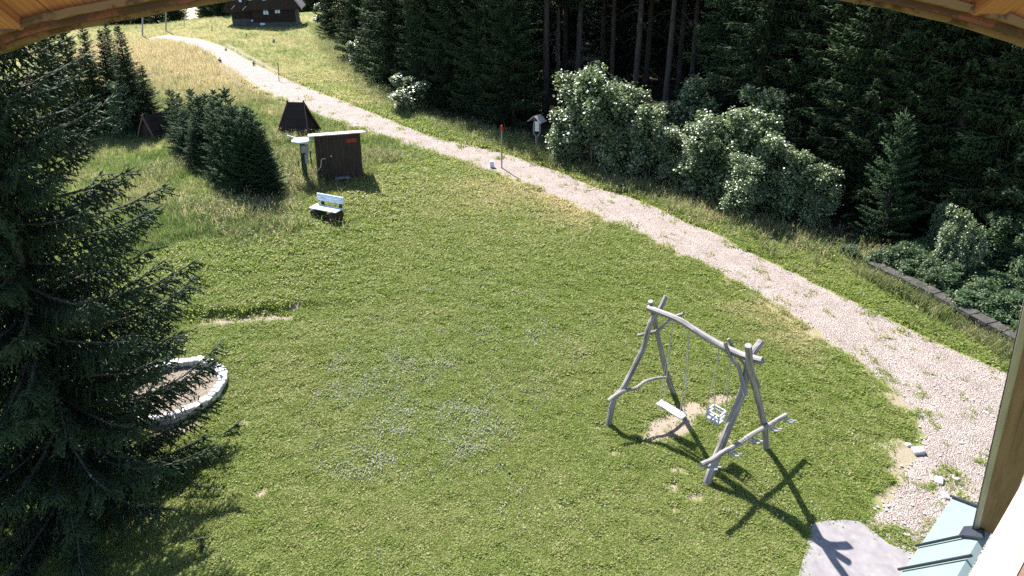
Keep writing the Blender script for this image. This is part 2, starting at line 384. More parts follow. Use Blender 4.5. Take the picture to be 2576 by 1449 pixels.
M['fascia'] = m_wood('peeling_brown_fascia', (.13, .034, .021), (.23, .07, .042), 30, .7, peel=(.075, .035, .022), bd=.006)
M['darkgap'] = m_wood('dark_brown_batten', (.05, .024, .013), (.12, .06, .03), 30, .8, peel=(.20, .11, .06))
M['trim'] = m_wood('grey_brown_plank', (.24, .195, .17), (.37, .315, .285), 25, .75)
M['trim2'] = m_wood('red_brown_plank', (.11, .06, .042), (.19, .11, .08), 25, .75)
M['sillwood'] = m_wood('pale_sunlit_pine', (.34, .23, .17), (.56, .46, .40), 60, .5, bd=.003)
M['chalet'] = m_wood('chalet_dark_log', (.016, .011, .010), (.045, .030, .024), 12, .8)
M['chalet_roof'] = m_simple('chalet_roof_shingle', (.03, .022, .02), (.07, .05, .045), 4, .8, .4, .02)
M['chalet_trim'] = m_wood('chalet_pale_trim', (.45, .40, .36), (.65, .6, .55), 12, .7)
M['chalet_stone'] = m_simple('chalet_plinth_stone', (.05, .05, .05), (.11, .11, .11), 3, .9, .6, .05)
def glass_mat():
    m, N, L, out = mat('painted_sky_glass'); p = N('BsdfPrincipled'); p.inputs['Base Color'].default_value = (.50, .66, .82, 1); p.inputs['Roughness'].default_value = .15; p.inputs['Specular IOR Level'].default_value = .8  # pale blue base colour stands in for the sky reflected in the panes
    L(p.outputs[0], out.inputs[0]); return m
M['glass'] = glass_mat()
def poster_mat():
    m, N, L, out = mat('printed_notice'); tc = N('TexCoord'); b = N('TexBrick'); b.inputs['Scale'].default_value = 9; b.inputs['Color1'].default_value = (.16, .30, .42, 1); b.inputs['Color2'].default_value = (.30, .45, .55, 1); b.inputs['Mortar'].default_value = (.66, .75, .8, 1); b.inputs['Mortar Size'].default_value = .06
    L(tc.outputs['Generated'], b.inputs['Vector']); p = N('BsdfPrincipled'); L(b.outputs[0], p.inputs['Base Color']); p.inputs['Roughness'].default_value = .3
    L(p.outputs[0], out.inputs[0]); return m
M['poster'] = poster_mat()

# ------------------------------------------------------------------ ground, road, pad
def axis(lo, hi, a, b, fine, g):
    mid = list(np.arange(a, b, fine)); r = []; s = fine; x = mid[-1]
    while x < hi: s *= g; x += s; r.append(x)
    l = []; s = fine; x = a
    while x > lo: s *= g; x -= s; l.append(x)
    return np.array(l[::-1] + mid + r)
xs = axis(-1600, 1600, -17, 20, .2, 1.06); ys = axis(-60, 2600, 6, 44, .2, 1.05)
X, Y = np.meshgrid(xs, ys); gx, gy = X.ravel(), Y.ravel()
nx = len(xs); q = (np.arange(len(ys) - 1)[:, None] * nx + np.arange(nx - 1)[None]).ravel()
gm = mesh_np('ground', np.c_[gx, gy, terrain(gx, gy)], np.c_[q, q + 1, q + nx + 1, q + nx], M['ground'], smooth=True)
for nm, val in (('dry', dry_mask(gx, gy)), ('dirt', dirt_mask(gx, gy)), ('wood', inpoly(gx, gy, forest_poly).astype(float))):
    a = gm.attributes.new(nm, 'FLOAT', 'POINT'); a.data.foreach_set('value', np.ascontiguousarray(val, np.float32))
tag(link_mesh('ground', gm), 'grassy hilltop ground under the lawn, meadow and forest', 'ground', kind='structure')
road, ROAD = ribbon(RF, RN, 420, 14, .16, .014, 'gravel_road', M['gravel'], 3)
tag(road, 'pale gravel road winding up the meadow past the lawn', 'road', kind='structure')
def trail(name, pix, w, label, seed):
    P = np.array(gp(pix)); n = len(P) * 8; k = np.linspace(0, len(P) - 1, n); i = np.arange(len(P))
    p = np.c_[np.interp(k, i, P[:, 0]), np.interp(k, i, P[:, 1])]; t = np.gradient(p, axis=0); t /= np.linalg.norm(t, axis=1, keepdims=True); nrm = np.c_[-t[:, 1], t[:, 0]]
    ww = w * (.55 + .9 * fbm(k * 1.3, k * 0 + seed))[:, None]
    o, poly = ribbon(p + nrm * ww / 2, p - nrm * ww / 2, n, 4, .05, .022, name, M['sand'], seed)
    tag(o, label, 'path', kind='structure'); return poly
TR1 = trail('foot_path', [(568, 112), (600, 128), (640, 150), (690, 178), (735, 202), (768, 218)], .5, 'narrow sandy foot path cutting the meadow above the gravel road', 11)
TR2 = trail('road_edge_track', [(545, 150), (575, 185), (600, 207), (640, 226), (700, 254), (770, 280), (850, 312)], .5, 'thin sandy track worn along the lower road edge', 12)
PAD = gp([(2046, 1320), (2080, 1313), (2120, 1311), (2160, 1314), (2195, 1338), (2235, 1370), (2275, 1386), (2330, 1420), (2330, 1530), (1995, 1530), (2010, 1440), (2028, 1385), (2036, 1340)])
pv = [(x, y, .022) for x, y in PAD]
pb = MB(); pb.prism(pv[::-1] if False else pv, (0, 0, -.06))
tag(pb.build('concrete_pad', 'concrete', bevel=.006), 'flat pale concrete pad at the edge of the lawn', 'pad', kind='structure')

# ------------------------------------------------------------------ vegetation generators
def spindles(P, D, Ln, Rr, rng):
    n = len(P); D = D / np.linalg.norm(D, axis=1, keepdims=True)
    ref = np.where(np.abs(D[:, 2:3]) < .9, np.array([[0, 0, 1.]]), np.array([[1., 0, 0]]))
    x = np.cross(D, ref); x /= np.linalg.norm(x, axis=1, keepdims=True); y = np.cross(D, x)
    a0 = rng.rand(n, 1) * 6.28; mid = P + D * Ln[:, None] * .33; V = np.empty((n, 5, 3))
    V[:, 0] = P; V[:, 4] = P + D * Ln[:, None]
    for k in range(3):
        a = a0 + k * 2.0944; V[:, 1 + k] = mid + (x * np.cos(a) + y * np.sin(a)) * Rr[:, None]
    F = np.array([[0, 2, 1], [0, 3, 2], [0, 1, 3], [4, 1, 2], [4, 2, 3], [4, 3, 1]])
    return V.reshape(-1, 3), (np.arange(n)[:, None, None] * 5 + F[None]).reshape(-1, 3)
def nrm(a): return a / np.maximum(np.linalg.norm(a, axis=-1, keepdims=True), 1e-9)
def spruce_geo(seed, h, R, z0, whorl, nb, s2, s3, l3, r3, hang, lo_slope=-.45, hi_slope=.5, power=.85, matn='needle', bark='bark', tr=None, dead=0, upt=.3, coarse=1e9, lim=1.0):
    rng = rs(seed); P, D, Ln, Rd, T = [], [], [], [], []
    tk = MB(); rnd = random.Random(seed); r0 = tr or h * .011 + .03
    bend = rng.uniform(-1, 1, 2) * h * .006
    cx = lambda z: np.array([bend[0] * math.sin(z / h * 3), bend[1] * math.sin(z / h * 4), 0])
    zz = np.linspace(-.3, h, 14); tk.tube([tuple(cx(z) + np.array([0, 0, z])) for z in zz], [max(.012, r0 * (1 - max(z, 0) / h) ** .8 * (1.25 if z < .3 else 1)) for z in zz], 9, wob=.05, rng=rnd)
    z = z0; base = (s2, s3, l3, r3, whorl)
    while z < h - .12:
        rel = (z - z0) / (h - z0)
        if z > coarse: s2, s3, l3, r3, whorl = base[0] * 2.4, base[1] * 2.4, base[2] * 2.4, base[3] * 2.4, base[4] * 1.5
        for b in range(nb + rng.randint(-1, 2)):
            zb = z + rng.uniform(-.5, .5) * whorl; rl = min(max((zb - z0) / (h - z0), 0), 1)
            Lb = (R * (1 - rl) ** power * (.75 + .25 * min(1, rl * 6 + .3))) * rng.uniform(.66, 1.14) + .10
            az = b * 6.283 / nb + rng.uniform(-.5, .5) + z * 2.4; dirh = np.array([math.cos(az), math.sin(az), 0]); side = np.array([-dirh[1], dirh[0], 0])
            sl = lo_slope + (hi_slope - lo_slope) * rl ** 1.3 + rng.uniform(-.1, .1); up = upt * (1 - .6 * rl)
            n = max(3, int(Lb / s2)); t = (np.arange(n) + rng.rand(n) * .6 + .4) / (n + .4)
            wob = rng.uniform(-.12, .12)
            pos = cx(zb) + np.array([0, 0, zb]) + dirh * (Lb * t)[:, None] + side * (Lb * wob * t * t)[:, None] + np.array([0, 0, 1.]) * (Lb * (sl * t + up * t ** 2.4))[:, None]
            tan = nrm(dirh[None] + side * (2 * wob * t)[:, None] + np.array([0, 0, 1.]) * (sl + 2.4 * up * t ** 1.4)[:, None])
            tt = np.array([0, .35, .7, 1.0]); bp = cx(zb) + np.array([0, 0, zb]) + dirh * (Lb * tt)[:, None] + side * (Lb * wob * tt * tt)[:, None] + np.array([0, 0, 1.]) * (Lb * (sl * tt + up * tt ** 2.4))[:, None]
            rb = min(r0 * .10 + Lb * .005, .03)
            tk.tube([tuple(p) for p in bp], [rb, rb * .8, rb * .5, rb * .2], 4, cap=False, rng=rnd)
            bt = rng.uniform(0, .35)
            for sg in (-1, 1):
                hg = hang * (.5 + rng.rand(n, 1)) * (1 - .5 * t[:, None])
                d2 = nrm(tan * (.55 + .4 * t[:, None]) + side * sg * (.35 + .5 * rng.rand(n, 1)) - np.array([0, 0, 1.]) * hg)
                l2 = (Lb * .36 * (1 - .75 * np.abs(t - .3)) * (1 - .35 * t) + .05) * rng.uniform(.55, 1.15, n)
                l2 = np.minimum(l2, lim)
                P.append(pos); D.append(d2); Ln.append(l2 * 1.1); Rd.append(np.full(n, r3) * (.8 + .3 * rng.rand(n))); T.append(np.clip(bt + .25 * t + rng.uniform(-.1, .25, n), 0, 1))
                m = np.maximum(1, (l2 / s3).astype(int)); idx = np.repeat(np.arange(n), m)
                if len(idx) == 0: continue
                u = rng.rand(len(idx)) * .95 + .05
                q = pos[idx] + d2[idx] * (l2[idx] * u)[:, None]; pr = nrm(np.cross(d2[idx], rng.normal(size=(len(idx), 3))))
                d3 = nrm(d2[idx] * .75 + pr * .75 - np.array([0, 0, 1.]) * (hang * .45 * rng.rand(len(idx), 1)))
                ln = l3 * rng.uniform(.6, 1.25, len(idx)) * (1 - .4 * u)
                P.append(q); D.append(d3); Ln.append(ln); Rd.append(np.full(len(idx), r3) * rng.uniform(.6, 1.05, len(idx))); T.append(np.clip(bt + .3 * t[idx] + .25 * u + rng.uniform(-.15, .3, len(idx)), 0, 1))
            nt_ = n * 2; it = np.repeat(np.arange(n), 2)
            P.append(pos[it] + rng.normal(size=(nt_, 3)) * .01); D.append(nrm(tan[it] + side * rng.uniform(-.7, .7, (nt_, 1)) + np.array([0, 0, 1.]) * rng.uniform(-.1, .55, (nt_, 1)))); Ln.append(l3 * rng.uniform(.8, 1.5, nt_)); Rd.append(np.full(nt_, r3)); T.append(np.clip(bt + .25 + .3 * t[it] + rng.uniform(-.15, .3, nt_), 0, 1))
            P.append(pos[-1:]); D.append(tan[-1:]); Ln.append(np.array([l3 * 1.6])); Rd.append(np.array([r3])); T.append(np.array([.8]))
        z += whorl * rng.uniform(.8, 1.2)
    # leader
    for k in range(4):
        P.append(np.array([cx(h) + np.array([0, 0, h - .1 - .05 * k])])); D.append(np.array([[rng.uniform(-.5, .5) * (k > 0), rng.uniform(-.5, .5) * (k > 0), 1.]])); Ln.append(np.array([l3 * 2.2])); Rd.append(np.array([r3 * .7])); T.append(np.array([.8]))
    for k in range(dead):
        zb = rng.uniform(.8, z0 + 1); az = rng.rand() * 6.28; Lb = rng.uniform(.5, 1.9); p0 = Vector(cx(zb)) + Vector((0, 0, zb)); d = Vector((math.cos(az), math.sin(az), 0))
        tk.tube([p0, p0 + d * Lb * .5 + Vector((0, 0, -.1 * Lb)), p0 + d * Lb + Vector((0, 0, -.45 * Lb))], [.016, .011, .004], 3, cap=False, rng=rnd)
    P, D, Ln, Rd, T = np.concatenate(P), np.concatenate(D), np.concatenate(Ln), np.concatenate(Rd), np.concatenate(T)
    V, F = spindles(P, D, Ln, Rd, rng)
    crown = mesh_np('crown', V, F, M[matn], np.repeat(T, 6))
    t = tk.build('trunk', bark, smooth=True); tm = t.data; bpy.data.objects.remove(t)
    return tm, crown
def leaf_geo(seed, blobs, nleaf, size, stems, matn, flat=.55, bark='bark_pale', clump=.5):
    """blobs: (x, y, z, rx, rz); leaves sit on the blobs' shells in small sprays"""
    rng = rs(seed); bl = np.array(blobs); wgt = (bl[:, 3] ** 2 * bl[:, 4]) ** .7; wgt /= wgt.sum()
    ns = max(20, nleaf // 7); bi = rng.choice(len(bl), ns, p=wgt); d = nrm(rng.normal(size=(ns, 3))); d[:, 2] = np.where(d[:, 2] < -.3, -d[:, 2], d[:, 2])
    r = rng.uniform(.35, 1.08, (ns, 1)) ** .6
    c = bl[bi, :3] + d * r * np.c_[bl[bi, 3], bl[bi, 3], bl[bi, 4]]
    idx = np.repeat(np.arange(ns), 7); n = len(idx)
    C = c[idx] + rng.normal(size=(n, 3)) * size * np.array([1.0, 1.0, .8]); T = np.clip(.35 + rng.uniform(-.35, .4, n) + rng.uniform(-.25, .25, ns)[idx], 0, 1)
    nn = nrm(np.array([0, 0, 1.]) * 1.0 + rng.normal(size=(n, 3)) * flat + d[idx] * .25)
    a = nrm(np.cross(nn, rng.normal(size=(n, 3)))); b = np.cross(nn, a); s = (size * rng.uniform(.6, 1.2, n))[:, None]
    V = np.empty((n, 5, 3)); V[:, 0] = C - a * s * .55; V[:, 1] = C + b * s * .5 - a * s * .05; V[:, 2] = C + a * s * .6 - nn * s * .15; V[:, 3] = C - b * s * .5 - a * s * .05; V[:, 4] = C + nn * s * .1
    F = np.array([[0, 4, 1], [1, 4, 2], [2, 4, 3], [3, 4, 0]]); F = (np.arange(n)[:, None, None] * 5 + F[None]).reshape(-1, 3)
    me = mesh_np('foliage', V.reshape(-1, 3), F, M[matn], np.repeat(T, 4))
    tk = MB(); rnd = random.Random(seed)
    for p in stems: tk.tube(p[0], p[1], 6, rng=rnd)
    t = tk.build('stem', bark, smooth=True); tm = t.data; bpy.data.objects.remove(t); return tm, me
def plant(name, geo, loc, s, rot, label, cat, group=None, parts=('trunk', 'crown'), sz=None, tilt=0):
    e = thing(name, label, cat, loc, group); e.scale = (s, s, sz or s); e.rotation_euler = (tilt, 0, rot)
    for n, me in zip(parts, geo): link_mesh(n, me, e)
    return e

# the big spruce beside the lawn
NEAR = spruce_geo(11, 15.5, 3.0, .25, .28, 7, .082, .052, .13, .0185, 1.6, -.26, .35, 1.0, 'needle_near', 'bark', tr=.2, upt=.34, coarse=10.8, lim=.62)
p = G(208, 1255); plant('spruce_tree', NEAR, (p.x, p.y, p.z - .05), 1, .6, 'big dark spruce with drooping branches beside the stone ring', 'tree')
# forest spruces
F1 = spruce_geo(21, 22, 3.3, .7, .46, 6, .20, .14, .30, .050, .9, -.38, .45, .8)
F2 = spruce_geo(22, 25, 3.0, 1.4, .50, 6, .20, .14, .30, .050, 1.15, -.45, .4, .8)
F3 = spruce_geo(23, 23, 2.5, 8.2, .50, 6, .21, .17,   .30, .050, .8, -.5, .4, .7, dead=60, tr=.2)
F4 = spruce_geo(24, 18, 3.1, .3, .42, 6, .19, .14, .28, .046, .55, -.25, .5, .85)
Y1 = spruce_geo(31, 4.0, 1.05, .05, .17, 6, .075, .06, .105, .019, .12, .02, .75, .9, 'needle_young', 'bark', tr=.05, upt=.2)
Y2 = spruce_geo(32, 4.4, .95, .05, .18, 6, .075, .06, .105, .019, .2, -.08, .7, .95, 'needle_young', 'bark', tr=.05, upt=.2)
rng = random.Random(7)
# forest beyond the road: front rows at measured places, then filled behind
def front(u, v, geo, s, label, group, name='forest_spruce', back=0.0):
    p = G(u, v); d = Vector((p.x, p.y, 0)).normalized(); x, y = p.x + d.x * back, p.y + d.y * back
    plant(name, geo, (x, y, GZ(x, y) - .1), s, rng.uniform(0, 6.28), label, 'tree', group, tilt=rng.uniform(-.015, .015)); return x, y
placed = []
GA = 'branchy spruces on the forest edge by the upper meadow'
LA = 'tall spruce branched to the ground at the forest edge beside the upper meadow'
for u, v, g, s in ((838, 100, F4, .75), (905, 165, F1, .8), (955, 205, F4, .8), (1000, 235, F1, .85), (1080, 272, F2, .8), (1150, 290, F1, .75), (1225, 318, F4, .85), (1290, 338, F1, .7), (880, 112, F2, .9), (985, 175, F2, .9), (1110, 235, F4, 1.0), (1210, 262, F1, .9), (1300, 290, F2, .9)):
    placed.append(front(u, v, g, s, LA, GA, back=2.5))
GB = 'bare trunked forest spruces'; LB = 'bare grey spruce trunk with dead twigs standing in the dark forest gap'
for u, v, s in ((1372, 330, 1.05), (1402, 312, .8), (1447, 318, 1.0), (1590, 345, 1.0), (1535, 300, .9), (1664, 372, .95), (1730, 345, .9), (1510, 262, 1.0), (1620, 275, 1.1), (1420, 255, 1.0), (1700, 290, 1.0), (1800, 390, .9), (2300, 560, .85)):
    placed.append(front(u, v, F3, s * 1.12, LB, GB, back=5.0))
GC = 'drooping forest spruces behind the low stone wall'; LC = 'dark drooping spruce in the forest behind the maple bushes and stone wall'
for u, v, g, s in ((1880, 470, F2, .85), (2015, 500, F1, .8), (2090, 548, F2, .78), (2150, 590, F1, .8), (2240, 612, F4, .85), (2350, 640, F2, .8), (2480, 700, F1, .8), (2000, 430, F1, .9), (2150, 480, F2, 1.0), (2330, 590, F1, .9), (2460, 640, F2, .9), (2560, 690, F1, .85), (2300, 500, F2, 1.0), (2450, 540, F1, 1.0), (2600, 590, F2, 1.0), (2750, 720, F1, .9), (2850, 800, F2, .9), (1830, 420, F2, .95), (1920, 400, F1, 1.0)):
    placed.append(front(u, v, g, s, LC, GC, back=2.5))
fl = np.array(forest_line); cnt = 0
LD = 'forest spruce crowded among others deep in the dark woods'; GD = 'spruces deep in the forest'
r9 = random.Random(19); tries = 0
while cnt < 120 and tries < 6000:
    tries += 1; x = r9.uniform(-14, 70); y = r9.uniform(12, 125)
    if not inpoly(np.array([x]), np.array([y]), forest_poly)[0]: continue
    dl = float(dist_line(np.array([x]), np.array([y]), fl)[0])
    if dl < 9.5 or dl > 38 or any(math.hypot(x - a, y - b) < 3.3 for a, b in placed): continue
    az = x / max(y, 1)
    g = F3 if r9.random() < .3 else r9.choice((F1, F2, F2))
    placed.append((x, y)); cnt += 1
    plant('forest_spruce', g, (x, y, GZ(x, y) - .1), r9.uniform(.85, 1.15), r9.uniform(0, 6.28), LD, 'tree', GD)
# far trees behind the crest of the meadow
LE = 'distant dark spruce behind the crest of the meadow'; GE = 'far spruces beyond the meadow crest'
for k in range(90):
    az = r9.uniform(-.88, -.20); d = r9.uniform(128, 175); x = az * d; y = d
    if abs(az + .413) < .016: continue
    if az > -.40: y += 14; x = az * y
    plant('far_spruce', r9.choice((F1, F4, F2)), (x, y, GZ(x, y) - .2), r9.uniform(.7, 1.1), r9.uniform(0, 6.28), LE, 'tree', GE)
# young spruce thicket
LY = 'young dark green spruce in the thicket between lawn and meadow'; GY = 'young spruces of the thicket'
for k, (u, v, uu, vv) in enumerate(((445, 345, 447, 218), (470, 372, 463, 232), (500, 362, 497, 216), (525, 395, 520, 240), (480, 402, 485, 268), (560, 400, 552, 222), (590, 425, 577, 213), (545, 432, 548, 262), (610, 452, 603, 262), (580, 462, 584, 290), (640, 440, 632, 288), (655, 482, 660, 300), (615, 492, 622, 318), (505, 425, 512, 300), (668, 500, 676, 352), (640, 470, 640, 262), (600, 475, 598, 266), (560, 455, 558, 250), (520, 415, 522, 233), (678, 492, 684, 322), (625, 460, 628, 268), (575, 440, 570, 233), (540, 410, 538, 226), (460, 385, 458, 250), (650, 490, 655, 262), (672, 497, 680, 298), (612, 485, 612, 254), (585, 468, 588, 246), (632, 498, 640, 285))):
    b = G(u, v); t = above(uu, vv, b); g, h0 = ((Y1, 4.0), (Y2, 4.4))[k % 2]; sz = (t.z - b.z) / h0
    plant('young_spruce', g, (b.x, b.y, b.z - .05), max(.85, sz * 1.08), rng.uniform(0, 6.28), LY, 'tree', GY, sz=sz)
# spruces along the left margin of the meadow
LM = 'mid sized spruce at the left margin of the dry meadow'; GM = 'spruces along the meadow margin'
for k, (u, v, uu, vv, w) in enumerate(((385, 338, 378, 160, 1.9), (345, 335, 328, 60, 1.7), (300, 330, 285, 70, 1.3), (262, 340, 250, 40, 1.3), (215, 345, 210, 20, 1.3), (350, 300, 342, 110, 1.2), (160, 350, 150, 0, 1.3), (310, 300, 300, 40, 1.2))):
    b = G(u, v); t = above(uu, vv, b); g, h0 = ((F4, 18.0), (F1, 22.0))[k % 2]; sz = (t.z - b.z) / h0
    plant('margin_spruce', g, (b.x, b.y, b.z - .05), sz * w * .9, rng.uniform(0, 6.28), LM, 'tree', GM, sz=sz)
# small spruce among the forest edge on the right
for u, v, uu, vv, lb_ in ((2385, 560, 2390, 335, 'slim young spruce standing behind the saplings of the stone wall'), (2215, 610, 2222, 270, 'slim young spruce between the last maple bush and the stone wall')):
    b = G(u, v); t = above(uu, vv, b); sz = (t.z - b.z) / 4.0
    plant('small_spruce', Y1, (b.x, b.y, b.z - .05), sz * .9, rng.uniform(0, 6.28), lb_, 'tree', 'slim spruces behind the wall', sz=sz)

# maple bushes between road and forest
def bush_blobs(seed, w, h, n, up=.35):
    r = random.Random(seed); bl = []; st = []
    for k in range(n):
        a = r.uniform(0, 6.28); d = math.sqrt(r.random()) * w * .62; z = h * r.uniform(.10, .82) * (1 - .35 * (d / w) ** 2); rr = w * r.uniform(.11, .25)
        bl.append((math.cos(a) * d, math.sin(a) * d, z, rr, rr * r.uniform(.9, 1.5)))
        if k < 6: st.append(([(r.uniform(-.2, .2), r.uniform(-.2, .2), -.1), (math.cos(a) * d * .4, math.sin(a) * d * .4, z * .55), (math.cos(a) * d, math.sin(a) * d, z)], [.026, .018, .006]))
    for k in range(int(n * up * .8) + 1):
        a = r.uniform(0, 6.28); d = math.sqrt(r.random()) * w * .6; bl.append((math.cos(a) * d, math.sin(a) * d, h * r.uniform(.82, .96), w * .09, h * .11))
    return bl, st
B1 = leaf_geo(41, *((lambda b: (b[0], 11000, .125, b[1]))(bush_blobs(1, 1.6, 3.6, 38))), 'leaf')
B2 = leaf_geo(42, *((lambda b: (b[0], 9500, .125, b[1]))(bush_blobs(2, 1.35, 3.2, 32))), 'leaf')
B3 = leaf_geo(43, *((lambda b: (b[0], 5000, .09, b[1]))(bush_blobs(3, .8, 1.6, 10))), 'leaf')
B4 = leaf_geo(44, *((lambda b: (b[0], 6500, .075, b[1]))(bush_blobs(4, 1.2, 1.2, 14))), 'leaf_dark')
B5 = leaf_geo(47, *((lambda b: (b[0], 9000, .115, b[1]))(bush_blobs(7, 1.5, 3.4, 34))), 'leaf_dark')  # shaded bushes: the shade is put into the darker leaf colour
BP = ('stem', 'foliage')
LBU = 'leafy young maple bush in the row between road and forest'; GBU = 'maple bushes along the road'
for k, (u, v, uu, vv) in enumerate(((1438, 408, 1442, 195), (1490, 420, 1482, 182), (1560, 440, 1565, 222), (1625, 455, 1620, 272), (1690, 470, 1675, 322), (1545, 400, 1550, 215), (1745, 492, 1755, 295), (1815, 505, 1820, 300), (1870, 520, 1885, 285), (1905, 480, 1910, 235), (1935, 540, 1940, 340), (1990, 555, 2000, 385), (2050, 575, 2050, 420), (1735, 420, 1745, 205), (1860, 555, 1868, 400), (1655, 430, 1650, 265))):
    b = G(u, v); t = above(uu, vv, b); g, h0 = ((B1, 3.6), (B2, 3.2))[k % 2]; sz = (t.z - b.z) / h0
    plant('maple_bush', g, (b.x, b.y, b.z), sz * .85, rng.uniform(0, 6.28), LBU, 'bush', GBU, BP, sz=sz)
def single(u, v, uu, vv, g, h0, name, label, w=.9, group=None):
    b = G(u, v); t = above(uu, vv, b); sz = (t.z - b.z) / h0
    plant(name, g, (b.x, b.y, b.z), sz * w, rng.uniform(0, 6.28), label, 'bush', group, BP, sz=sz)
single(1036, 284, 1040, 196, B3, 1.6, 'small_bush', 'lone pale leafed bush at the forest edge above the road', 1.35)
single(1075, 225, 1075, 155, B3, 1.6, 'small_bush', 'thin leafy sapling behind the lone pale bush', .8)
single(898, 180, 902, 92, B3, 1.6, 'small_bush', 'pale leafy bush under the spruces at the top of the meadow path', .8)
single(815, 70, 812, 15, B3, 1.6, 'small_bush', 'light green bush beside the chalet', 1.1)
single(322, 345, 322, 212, B2, 3.2, 'margin_bush', 'bright silvery leafed bush in front of the margin spruces', .75)
single(285, 330, 285, 225, B2, 3.2, 'margin_bush', 'silvery leafed shrub half hidden behind the drooping spruce', .8)
for u, v, uu, vv in ((2380, 700, 2378, 525), (2420, 720, 2425, 560), (2350, 640, 2352, 515)):
    single(u, v, uu, vv, B2, 3.2, 'wall_bush', 'tall leafy sapling growing behind the low stone wall', .55, 'saplings behind the stone wall')
single(2500, 700, 2500, 540, B5, 3.4, 'shade_bush', 'broad dark leafy bush in the shade behind the wall saplings', .9)
single(2565, 745, 2570, 600, B5, 3.4, 'shade_bush', 'leafy bush at the end of the stone wall by the building', .8)
single(2135, 650, 2135, 618, B4, 1.2, 'round_bush', 'low round green bush at the start of the stone wall', 1.0)
for k, (u, v, s) in enumerate(((515, 138, .5), (553, 158, .55), (568, 128, .4), (521, 141, .5), (690, 108, .6), (640, 165, .5))):
    b = G(u, v); plant('meadow_tuft_plant', B3, tuple(b), s * .55, k, 'small dark green weed clump at the edge of the far road', 'plant', 'weed clumps along the far road', BP)

# ------------------------------------------------------------------ grass (stuff): points with geometry nodes
def tuft(name, seed, nb, h, spread, w, lean, m, heads=False, leafy=0):
    r = rs(seed); V, F, i = [], [], 0
    for k in range(nb):
        a = r.rand() * 6.28; p = np.array([r.normal() * spread, r.normal() * spread, 0]); hh = h * r.uniform(.55, 1.15); d = np.array([math.cos(a), math.sin(a), 0]) * lean * hh * r.uniform(.3, 1.3); s = np.array([-math.sin(a), math.cos(a), 0]) * w * r.uniform(.7, 1.2)
        m1 = p + d * .35 + np.array([0, 0, hh * .6]); tp = p + d + np.array([0, 0, hh])
        V += [p - s, p + s, m1 + s * .8, m1 - s * .8, tp]; F += [(i, i + 1, i + 2), (i, i + 2, i + 3), (i + 3, i + 2, i + 4)]; i += 5
        if heads and r.rand() < .45:
            hd = np.array([0, 0, hh * .16]); V += [tp - s * 2.2, tp + s * 2.2, tp + hd + d * .15]; F += [(i, i + 1, i + 2)]; i += 3
    for k in range(leafy):
        c = np.array([r.normal() * spread * 1.3, r.normal() * spread * 1.3, h * r.uniform(.3, .8)]); n = nrm(np.array([r.normal() * .4, r.normal() * .4, 1.])); a = nrm(np.cross(n, r.normal(size=3))); b = np.cross(n, a); s = w * r.uniform(2.2, 3.6)
        V += [c - a * s, c + b * s, c + a * s, c - b * s]; F += [(i, i + 1, i + 2), (i, i + 2, i + 3)]; i += 4
    me = mesh_np(name, np.array(V), np.array(F), m); return bpy.data.objects.new(name, me)
def scatter(name, P, scale, dry, kinds, label, cat, sources, seed=0):
    n = len(P); r = rs(seed); me = bpy.data.meshes.new(name); me.vertices.add(n); me.vertices.foreach_set('co', np.ascontiguousarray(P, np.float32).ravel())
    for nm, val in (('size', scale), ('dry', dry), ('spin', r.rand(n) * 6.28)):
        a = me.attributes.new(nm, 'FLOAT', 'POINT'); a.data.foreach_set('value', np.ascontiguousarray(val, np.float32))
    a = me.attributes.new('pick', 'INT', 'POINT'); a.data.foreach_set('value', np.ascontiguousarray(kinds, np.int32))
    ng = bpy.data.node_groups.new(name + '_nodes', 'GeometryNodeTree'); ng.interface.new_socket('Geometry', in_out='INPUT', socket_type='NodeSocketGeometry'); ng.interface.new_socket('Geometry', in_out='OUTPUT', socket_type='NodeSocketGeometry')
    nn = ng.nodes; gi = nn.new('NodeGroupInput'); go = nn.new('NodeGroupOutput'); jn = nn.new('GeometryNodeJoinGeometry')
    m2p = nn.new('GeometryNodeMeshToPoints'); ng.links.new(gi.outputs[0], m2p.inputs[0])
    def attr(nm, t='FLOAT'):
        x = nn.new('GeometryNodeInputNamedAttribute'); x.data_type = t; x.inputs[0].default_value = nm; return x.outputs[0]
    sz, sp, pk = attr('size'), attr('spin'), attr('pick', 'INT'); cx_ = nn.new('ShaderNodeCombineXYZ'); ng.links.new(sp, cx_.inputs[2])
    for k, src in enumerate(sources):
        cmp = nn.new('FunctionNodeCompare'); cmp.data_type = 'INT'; cmp.operation = 'EQUAL'; ng.links.new(pk, cmp.inputs[2]); cmp.inputs[3].default_value = k
        oi = nn.new('GeometryNodeObjectInfo'); oi.inputs[0].default_value = src; oi.inputs[1].default_value = True
        ip = nn.new('GeometryNodeInstanceOnPoints'); ng.links.new(m2p.outputs[0], ip.inputs['Points']); ng.links.new(cmp.outputs[0], ip.inputs['Selection']); ng.links.new(oi.outputs['Geometry'], ip.inputs['Instance']); ng.links.new(cx_.outputs[0], ip.inputs['Rotation']); ng.links.new(sz, ip.inputs['Scale'])
        ng.links.new(ip.outputs[0], jn.inputs[0])
    ng.links.new(jn.outputs[0], go.inputs[0])
    o = link_mesh(name, me); md = o.modifiers.new('grow', 'NODES'); md.node_group = ng
    return tag(o, label, cat, kind='stuff')
def sample(n, rmin, rmax, amin, amax, seed):
    """ground points, thinner with distance"""
    r = rs(seed); rad = rmin * (rmax / rmin) ** (r.rand(n)); az = r.uniform(amin, amax, n)
    return rad * np.sin(az), rad * np.cos(az)
